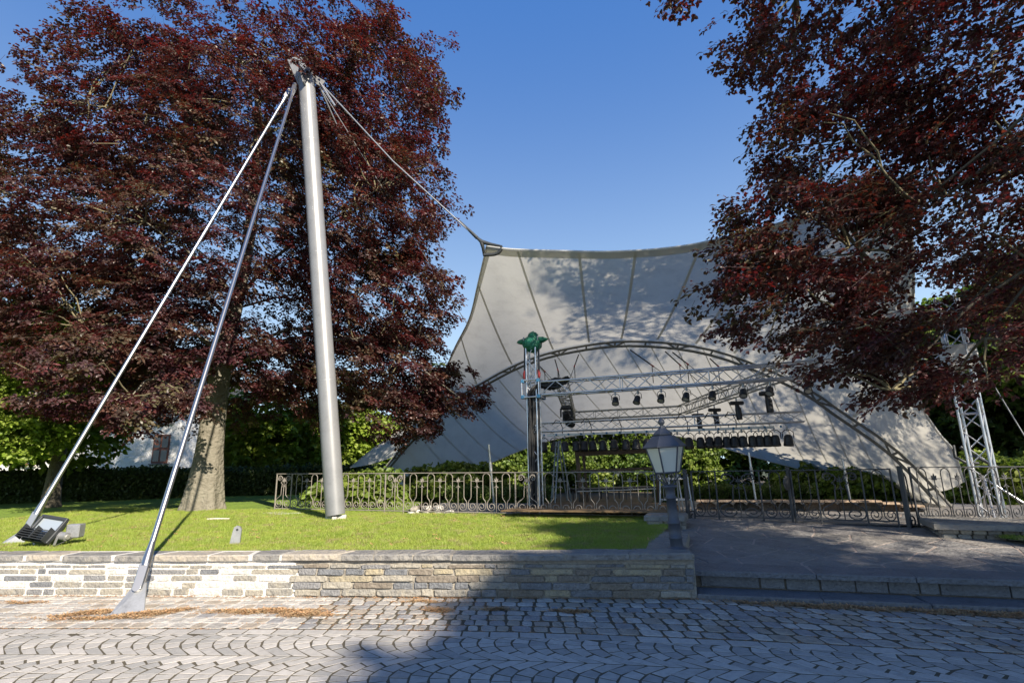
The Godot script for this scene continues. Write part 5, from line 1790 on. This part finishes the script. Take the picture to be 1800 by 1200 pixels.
func beeches() -> void:
	var copper := [Color(0.062, 0.020, 0.025), Color(0.108, 0.036, 0.042), Color(0.122, 0.066, 0.070), Color(0.105, 0.075, 0.048), Color(0.145, 0.040, 0.042), Color(0.125, 0.098, 0.058), Color(0.088, 0.046, 0.056), Color(0.115, 0.105, 0.050)]
	var sp := spray(26, 0.09, 0.058, 0.46, 21)
	# the old beech on the lawn
	var base := Vector3(-9.5, 0.66, -17.1)
	var t := thing("copper_beech", "huge copper beech with thick pale trunk on the lawn behind the mast", "tree", base)
	var spine := [Vector3(0, -0.12, 0), Vector3(0.02, 1.0, 0), Vector3(0.03, 2.0, 0), Vector3(0.06, 3.4, 0), Vector3(0.14, 4.8, 0), Vector3(0.3, 6.5, -0.1), Vector3(0.45, 9.5, -0.3), Vector3(0.4, 12.5, -0.2), Vector3(0.2, 16.0, 0)]
	put(trunk_mesh(spine, [0.47, 0.41, 0.37, 0.33, 0.29, 0.24, 0.19, 0.12, 0.04], 6, 0.5, 4, 36), "trunk", M.bark, t)
	var lobes := []
	for l in [[-9.5, 11, -18.2, 6.0, 6.0, 4.2, 2.6], [-9, 17, -18, 6.2, 3.8, 4.2, 1.9], [-5.2, 14.6, -16.9, 2.9, 2.9, 2.8, 1.25], [-5.0, 10.6, -16.9, 2.8, 2.5, 2.8, 1.25], [-4.8, 7.3, -17.2, 2.8, 1.9, 2.6, 1.1], [-4.0, 4.9, -17.4, 1.9, 1.4, 1.8, 0.5], [-1.9, 4.15, -16.9, 0.95, 0.75, 0.8, 0.15], [-3.9, 3.55, -17.4, 1.5, 0.95, 1.4, 0.3], [-6.2, 4.3, -17.8, 1.5, 1.0, 1.4, 0.3], [-9.6, 3.6, -14.4, 1.3, 0.8, 1.0, 0.2], [-9.4, 5.6, -15.6, 1.7, 1.0, 0.9, 0.3], [-7.2, 4.9, -16.4, 1.5, 0.9, 1.1, 0.28], [-14.5, 10, -16.7, 3.7, 3.4, 3.2, 1.4], [-13.6, 14.6, -17, 3.1, 3.0, 3.0, 1.1], [-17.2, 12.0, -16.6, 2.7, 2.8, 2.5, 0.8], [-16.8, 8.2, -16.2, 2.4, 1.9, 2.2, 0.55], [-13, 6.4, -15.6, 3.4, 1.8, 2.5, 1.1], [-11.2, 4.4, -14.7, 2.2, 1.3, 1.8, 0.55], [-9.2, 8.6, -14.9, 3.4, 2.2, 1.6, 0.9], [-8.8, 13, -15.2, 3.4, 2.8, 1.7, 0.95], [-6.2, 5.6, -20.2, 3.0, 1.7, 2.2, 0.6], [-11.5, 5.0, -20.0, 3.0, 1.6, 2.2, 0.55], [-5.95, 13.15, -13.05, 0.4, 0.3, 0.25, 0.02]]:
		lobes.append(lobe(l[0] - base.x, l[1] - base.y, l[2] - base.z, l[3], l[4], l[5], l[6]))
	var xfs := crown(t, Vector3.ZERO, lobes, 17500, sp, M.beech_leaf, copper, 301, 0.05, 0.5, Vector2(0.6, 1.35), 0.5)
	limbs(t, spine, 0.34, lobes, xfs, 302, 1, 420, M.bark, M.twig)
	# the beech beside the terrace, its trunk out of view
	base = Vector3(12.0, 0.4, -2.2)
	t = thing("copper_beech", "dark copper beech reaching over the terrace with low hanging branches", "tree", base)
	spine = [Vector3(0, -0.1, 0), Vector3(-0.1, 2, 0), Vector3(-0.2, 5, -0.2), Vector3(-0.4, 9, -0.2), Vector3(-0.3, 14, 0)]
	put(trunk_mesh(spine, [0.6, 0.5, 0.4, 0.25, 0.06], 5, 0.5, 9, 24), "trunk", M.bark, t)
	lobes = []
	for l in [[6.0, 9.7, -8.3, 1.9, 1.5, 1.7, 0.9], [6.4, 7.3, -8.6, 1.9, 1.2, 1.6, 0.9], [5.4, 5.55, -8.8, 1.8, 1.0, 1.4, 0.8], [5.0, 4.45, -8.9, 1.6, 0.75, 1.3, 0.55], [5.8, 3.5, -8.6, 1.25, 0.5, 1.1, 0.3], [6.6, 2.95, -8.5, 0.9, 0.4, 0.9, 0.14], [7.5, 3.5, -8.4, 1.5, 0.65, 1.2, 0.26], [8.2, 5.6, -8.3, 2.2, 1.6, 1.9, 1.0], [8.6, 8.6, -7.9, 2.5, 2.1, 2.2, 1.4], [9.4, 11.8, -7.4, 2.5, 2.1, 2.4, 1.0], [3.25, 10.35, -8.4, 0.35, 0.3, 0.35, 0.03], [10.8, 8, -2.5, 3.0, 2.4, 3.0, 0.4], [11.2, 12, -3.6, 3.0, 2.6, 3.0, 0.6], [13.8, 9, -7.8, 3.0, 2.2, 2.4, 0.9], [15.7, 9.5, -4.9, 2.8, 2.2, 2.6, 0.8], [11.2, 15.4, 0.4, 2.8, 2.4, 2.8, 0.8], [10.6, 10.5, 0.5, 2.2, 1.8, 2.2, 0.25], [12.8, 9, 2.7, 2.8, 1.5, 2.6, 0.2], [10.6, 6.0, -10.4, 1.8, 1.5, 1.5, 0.4], [9.9, 4.5, -9.5, 1.2, 0.7, 1.1, 0.18]]:
		lobes.append(lobe(l[0] - base.x, l[1] - base.y, l[2] - base.z, l[3], l[4], l[5], l[6], 0.6))
	xfs = crown(t, Vector3.ZERO, lobes, 8600, spray(20, 0.084, 0.052, 0.42, 22), M.beech_leaf, copper, 311, 0.06, 0.62, Vector2(0.62, 1.25), 0.25)
	limbs(t, spine, 0.36, lobes, xfs, 312, 1, 260, M.bark_dark, M.twig)
	# a tall tree on the far side of the square, behind the viewer: its crown shades this side of the street
	base = Vector3(18.6, 0, 15.6)
	lobes = []
	for l in [[-3.4, 16, 0.5, 1.9, 1.4, 1.9, 1.0], [-0.4, 16, 0.9, 2.3, 1.4, 2.0, 1.4], [2.6, 16, 1.5, 2.4, 1.5, 2.2, 1.5], [-4.15, 16, 1.9, 1.25, 1.0, 1.2, 0.4], [-2.4, 16, -2.9, 1.7, 1.3, 1.8, 0.7], [-2.8, 16, -4.7, 1.2, 0.9, 1.2, 0.2], [1.5, 13.6, 4.5, 4.2, 2.2, 3.0, 1.2], [1.2, 18.6, 4.9, 2.4, 1.4, 2.4, 1.0], [4.2, 16.5, 4.0, 3, 2.5, 3, 1.0]]:
		lobes.append(lobe(l[0], l[1], l[2], l[3], l[4], l[5], l[6], 0.2))
	tree("shade_tree", "tall broad tree standing across the square behind the viewer", base, 20.0, 0.6, lobes, 5200, spray(20, 0.24, 0.16, 0.8, 23), M.green_leaf, [Color(0.06, 0.09, 0.02), Color(0.09, 0.12, 0.03)], 321, "", -0.08, 0.3, Vector2(1.0, 1.5), 0)

func greenery() -> void:
	var leafy := [Color(0.06, 0.11, 0.015), Color(0.11, 0.18, 0.025), Color(0.16, 0.23, 0.035), Color(0.22, 0.28, 0.05)]
	var deep := [Color(0.04, 0.075, 0.015), Color(0.07, 0.12, 0.02), Color(0.11, 0.165, 0.028), Color(0.16, 0.21, 0.04)]
	var fresh := [Color(0.14, 0.21, 0.02), Color(0.2, 0.3, 0.03), Color(0.27, 0.36, 0.05), Color(0.3, 0.38, 0.06)]
	var sp := spray(18, 0.20, 0.14, 0.62, 31, 0.7)
	var spot := [
		# x, z, height, radius, sprays, palette, label
		[-19.6, -24.2, 8.0, 3.0, 1500, 2, "fresh green tree behind the hedge near the white house"],
		[-22.5, -21.5, 8.5, 3.6, 1800, 2, "bright green tree at the edge of the lawn farthest from the stage"],
		[-12.6, -28.5, 4.6, 2.4, 1500, 2, "green tree behind the hedge just beside the big trunk"],
		[-9.2, -29.5, 4.2, 2.4, 1500, 2, "round green tree behind the hedge to the right of the big trunk"],
		[-4.5, -40.0, 7.5, 4.2, 1300, 1, "dark green tree behind the low end of the canopy"],
		[0.5, -37.0, 6.5, 3.8, 1800, 0, "green tree behind the stage seen beside the cabled tower"],
		[5.5, -37.5, 7.5, 4.2, 1900, 0, "green tree behind the stage centre under the lamp row"],
		[11.0, -36.5, 7.0, 4.2, 1900, 0, "green tree behind the stage seen beyond the lantern"],
		[16.5, -35.5, 7.5, 4.2, 1500, 0, "green tree behind the gate at the canopy's back edge"],
		[20.0, -28.5, 8.0, 4.2, 1600, 0, "green tree seen under the canopy beyond the gate's right leaf"],
		[16.2, -17.5, 7.8, 3.3, 2000, 1, "leafy green tree behind the bright lattice tower"],
		[20.5, -19.5, 9.5, 4.4, 1700, 0, "yellow green tree farthest right behind the railing"],
		[19.5, -14.0, 8.0, 3.6, 1500, 1, "dark green tree at the picture's right edge beyond the railing"]]
	var i := 0
	for s in spot:
		var lobes := round_lobes(s[2], s[3], 900 + i, 10, 0.16 if s[0] > -12 else 0.3)
		tree("green_tree", s[6], Vector3(s[0], lawn_y(-5, -20) if s[0] < -3 else 0.35, s[1]), s[2] * 0.85, 0.22, lobes, s[4], sp, M.green_leaf, [deep, fresh][1 if s[5] == 2 else 0] if s[5] > 0 else leafy, 800 + i, "green trees behind the stage and hedge", -0.12, 0.4, Vector2(0.9, 1.5), 20)
		i += 1
	var near_l := [lobe(-1.6, 3.4, 1.7, 1.7, 1.4, 1.4, 1.2), lobe(-0.4, 2.5, 1.4, 1.3, 0.9, 1.2, 0.8), lobe(-2.3, 5.0, 1.3, 1.6, 1.3, 1.5, 1.0), lobe(0.3, 4.0, 0.3, 1.5, 1.2, 1.3, 0.8), lobe(-0.8, 6.0, 0.0, 1.8, 1.2, 1.5, 0.8)]
	tree("green_tree", "light green tree with slim trunk standing on the lawn before the hedge", Vector3(-15.9, lawn_y(-15.9, -19.2), -19.2), 6.0, 0.24, near_l, 2600, spray(16, 0.13, 0.11, 0.46, 38, 0.7), M.green_leaf, fresh, 880, "green trees behind the stage and hedge", -0.12, 0.5, Vector2(0.9, 1.4), 30)
	# shrubs
	var sh := spray(16, 0.13, 0.11, 0.36, 33, 0.8)
	i = 0
	for s in [[-2.6, -19.5, 1.3, 1.1, 500, 0, "bright green shrub behind the railing beside the canopy's low edge"], [-1.6, -20.5, 1.2, 1.2, 800, 0, "sunlit yellow green shrub under the canopy's back edge"], [-4.6, -17.6, 1.2, 0.9, 600, 0, "small leafy shrub behind the railing by the mast"], [-5.9, -18.2, 0.8, 0.6, 250, 0, "low seedling shrub at the railing left of the mast"], [3.5, -31.0, 2.4, 2.0, 1100, 0, "bright shrub seen behind the stage deck under the lamps"], [8.5, -30.0, 2.6, 2.2, 1300, 0, "bright shrub seen behind the slim pole at the gate"], [-0.6, -31.5, 2.6, 2.0, 1000, 0, "bright shrub seen beneath the canopy beside the cabled tower"], [11.6, -17.8, 1.3, 1.3, 900, 0, "bright shrub under the low corner of the canopy"], [13.5, -15.0, 1.4, 1.2, 700, 0, "green shrub behind the bright lattice tower foot"], [11.5, -21.0, 1.3, 1.4, 900, 0, "sunlit shrub under the canopy beyond the gate"]]:
		var t := thing("shrub", s[6], "shrub", Vector3(s[0], 0.4, s[1]), 0, "shrubs behind the railing")
		var lobes := round_lobes(s[2], s[3], 950 + i, 6, 0.2)
		put(tube_mesh([Vector3(0, -0.05, 0), Vector3(0.05, s[2] * 0.4, 0), Vector3(0, s[2] * 0.7, 0.05)], [0.05, 0.04, 0.015], 6), "stem", M.bark_dark, t)
		crown(t, Vector3.ZERO, lobes, s[4], sh, M.green_leaf, leafy if s[5] == 0 else deep, 960 + i, -0.2, 0.8, Vector2(0.8, 1.4))
		i += 1
	# clipped hedge in the yard
	var hg := spray(12, 0.05, 0.035, 0.14, 35, 1.0)
	clipped("clipped_hedge", "low clipped box hedge behind the lawn railing", Vector3(-0.4, 0.4, -17.6), Vector3(3.4, 0.62, 0.9), -0.35, hg, 2600, deep, 971)
	clipped("clipped_hedge", "low dark hedge along the yard beyond the gate", Vector3(8.0, 0.4, -19.5), Vector3(6.0, 0.45, 0.9), -0.45, hg, 2600, deep, 972)
	# ivy wall
	var ivy := spray(12, 0.10, 0.09, 0.26, 36, 1.0)
	clipped("ivy_hedge", "long dark ivy covered wall at the back of the lawn", Vector3(-13.6, 0.72, -24.3), Vector3(21.0, 1.0, 0.7), 0.3, ivy, 10000, [Color(0.05, 0.075, 0.02), Color(0.08, 0.12, 0.03), Color(0.12, 0.15, 0.04)], 973)

func clipped(called: String, label: String, at: Vector3, size: Vector3, turn: float, mesh: Mesh, n: int, palette: Array, seed_: int) -> void:
	var t := thing(called, label, "hedge", at, turn)
	put(box_mesh(size * Vector3(0.99, 0.97, 0.86), 0.05), "core", M.earth, t, Transform3D(Basis(), Vector3(0, size.y * 0.49, 0)))
	var r := RandomNumberGenerator.new()
	r.seed = seed_
	var nz := FastNoiseLite.new()
	nz.seed = seed_
	nz.frequency = 0.5
	var xfs := []
	var cols := []
	for i in n:
		var x := r.randf_range(-0.5, 0.5) * size.x
		var top := r.randf() < 0.42
		var p: Vector3
		var lift := 0.14 * nz.get_noise_2d(x, 3.0) * size.y
		if top: p = Vector3(x, size.y + lift + r.randf_range(-0.05, 0.06) + (0.12 * r.randf() if r.randf() < 0.1 else 0.0), r.randf_range(-0.5, 0.5) * size.z)
		else: p = Vector3(x, r.randf_range(0.0, 1.0) * (size.y + lift), size.z * 0.47 + 0.07 * nz.get_noise_2d(x * 2.0, i))
		xfs.append(Transform3D(Basis.from_euler(Vector3(r.randf_range(0.2, 1.3) if not top else r.randf_range(-0.6, 0.6), r.randf() * TAU, r.randf_range(-0.5, 0.5))).scaled(Vector3.ONE * r.randf_range(0.8, 1.4)), p))
		var v := r.randf() * (palette.size() - 1) * 0.999
		cols.append(palette[int(v)].lerp(palette[int(v) + 1], v - int(v)))
	multi(mesh, xfs, cols, "foliage", M.hedge_leaf, t).set_meta("kind", "stuff")

func house() -> void:
	var t := thing("white_house", "white rendered house partly hidden behind the hedge and branches", "house", Vector3(-26.8, 0.7, -38.0))
	put(box_mesh(Vector3(12.0, 6.2, 8.0), 0.01), "wall", M.plaster, t, Transform3D(Basis(), Vector3(0, 3.1, 0)))
	var s := tool_()
	flat(s)
	var e := [Vector3(-6.3, 6.2, 4.3), Vector3(6.3, 6.2, 4.3), Vector3(6.3, 6.2, -4.3), Vector3(-6.3, 6.2, -4.3), Vector3(-6.3, 9.6, 0), Vector3(6.3, 9.6, 0)]
	quad(s, e[0], e[1], e[5], e[4]); quad(s, e[2], e[3], e[4], e[5]); tri(s, e[1], e[2], e[5]); tri(s, e[3], e[0], e[4]); quad(s, e[0], e[3], e[2], e[1])
	put(done(s), "roof", M.roof_slate, t)
	for w in [[4.95, 2.55], [1.2, 2.55], [-3.2, 2.55], [4.95, 5.0], [1.2, 5.0], [-3.2, 5.0]]:
		if w[0] < 4.0 and w[1] < 3.0 and w[0] > -3.0: continue
		var f := put(box_mesh(Vector3(1.0, 1.75, 0.12), 0.01), "window", M.window_wood, t, Transform3D(Basis(), Vector3(w[0], w[1], 4.0)))
		for k in [[-0.24, 0.42], [0.24, 0.42], [-0.24, -0.42], [0.24, -0.42]]:
			put(box_mesh(Vector3(0.36, 0.68, 0.03)), "pane", M.window_glass, f, Transform3D(Basis(), Vector3(k[0], k[1], 0.055)))
		put(box_mesh(Vector3(1.2, 0.08, 0.2), 0.01), "sill", M.stone_grey, f, Transform3D(Basis(), Vector3(0, -0.93, 0.06)))

# ---------------------------------------------------------------- scene
func _ready() -> void:
	var cam := Camera3D.new()
	cam.name = "camera"
	cam.fov = 64.55
	cam.near = 0.05
	cam.far = 6000.0
	var pitch := deg_to_rad(13.3)
	var roll := deg_to_rad(1.0)
	cam.transform = Transform3D(Basis(Vector3.RIGHT, pitch) * Basis(Vector3.BACK, -roll), Vector3(0, 1.65, 0))
	add_child(cam)
	cam.current = true
	var env := Environment.new()
	env.background_mode = Environment.BG_SKY
	var sky := Sky.new()
	var sm := ProceduralSkyMaterial.new()
	sm.sky_top_color = Color(0.027, 0.095, 0.28).linear_to_srgb()
	sm.sky_horizon_color = Color(0.50, 0.66, 0.74).linear_to_srgb()
	sm.sky_curve = 0.2
	sm.ground_bottom_color = Color(0.05, 0.05, 0.04).linear_to_srgb()
	sm.ground_horizon_color = Color(0.2, 0.3, 0.38).linear_to_srgb()
	sm.sun_angle_max = 4.0
	sky.sky_material = sm
	env.sky = sky
	env.tonemap_mode = Environment.TONE_MAPPER_LINEAR
	env.tonemap_exposure = 2.1
	env.sdfgi_enabled = true
	env.ssao_enabled = true
	env.ssil_enabled = true
	var we := WorldEnvironment.new()
	we.name = "world_environment"
	we.environment = env
	add_child(we)
	var sun := DirectionalLight3D.new()
	sun.name = "sun"
	sun.light_energy = 1.6
	sun.light_color = Color(1.0, 0.95, 0.87)
	sun.light_angular_distance = 0.53
	sun.shadow_enabled = true
	var el := deg_to_rad(32.0)
	var az := deg_to_rad(32.0)      # the sun stands behind the viewer's right shoulder
	add_child(sun)
	sun.look_at_from_position(Vector3.ZERO, -Vector3(sin(az) * cos(el), sin(el), cos(az) * cos(el)), Vector3.UP)
	materials()
	ground()
	low_wall()
	stone_block("rough stone block with slab top at the lawn side of the gate", Vector3(3.02, 0.45, -11.3), Vector3(0.75, 0.28, 0.7), -0.35)
	stone_block("long rough stone block with thick slab top beside the gate post", Vector3(7.75, 0.42, -9.6), Vector3(1.3, 0.26, 1.25), -0.45)
	house()
	railings()
	mast()
	canopy()
	rig()
	stage_things()
	street_lamp()
	floodlight()
	beeches()
	greenery()
	small_things()
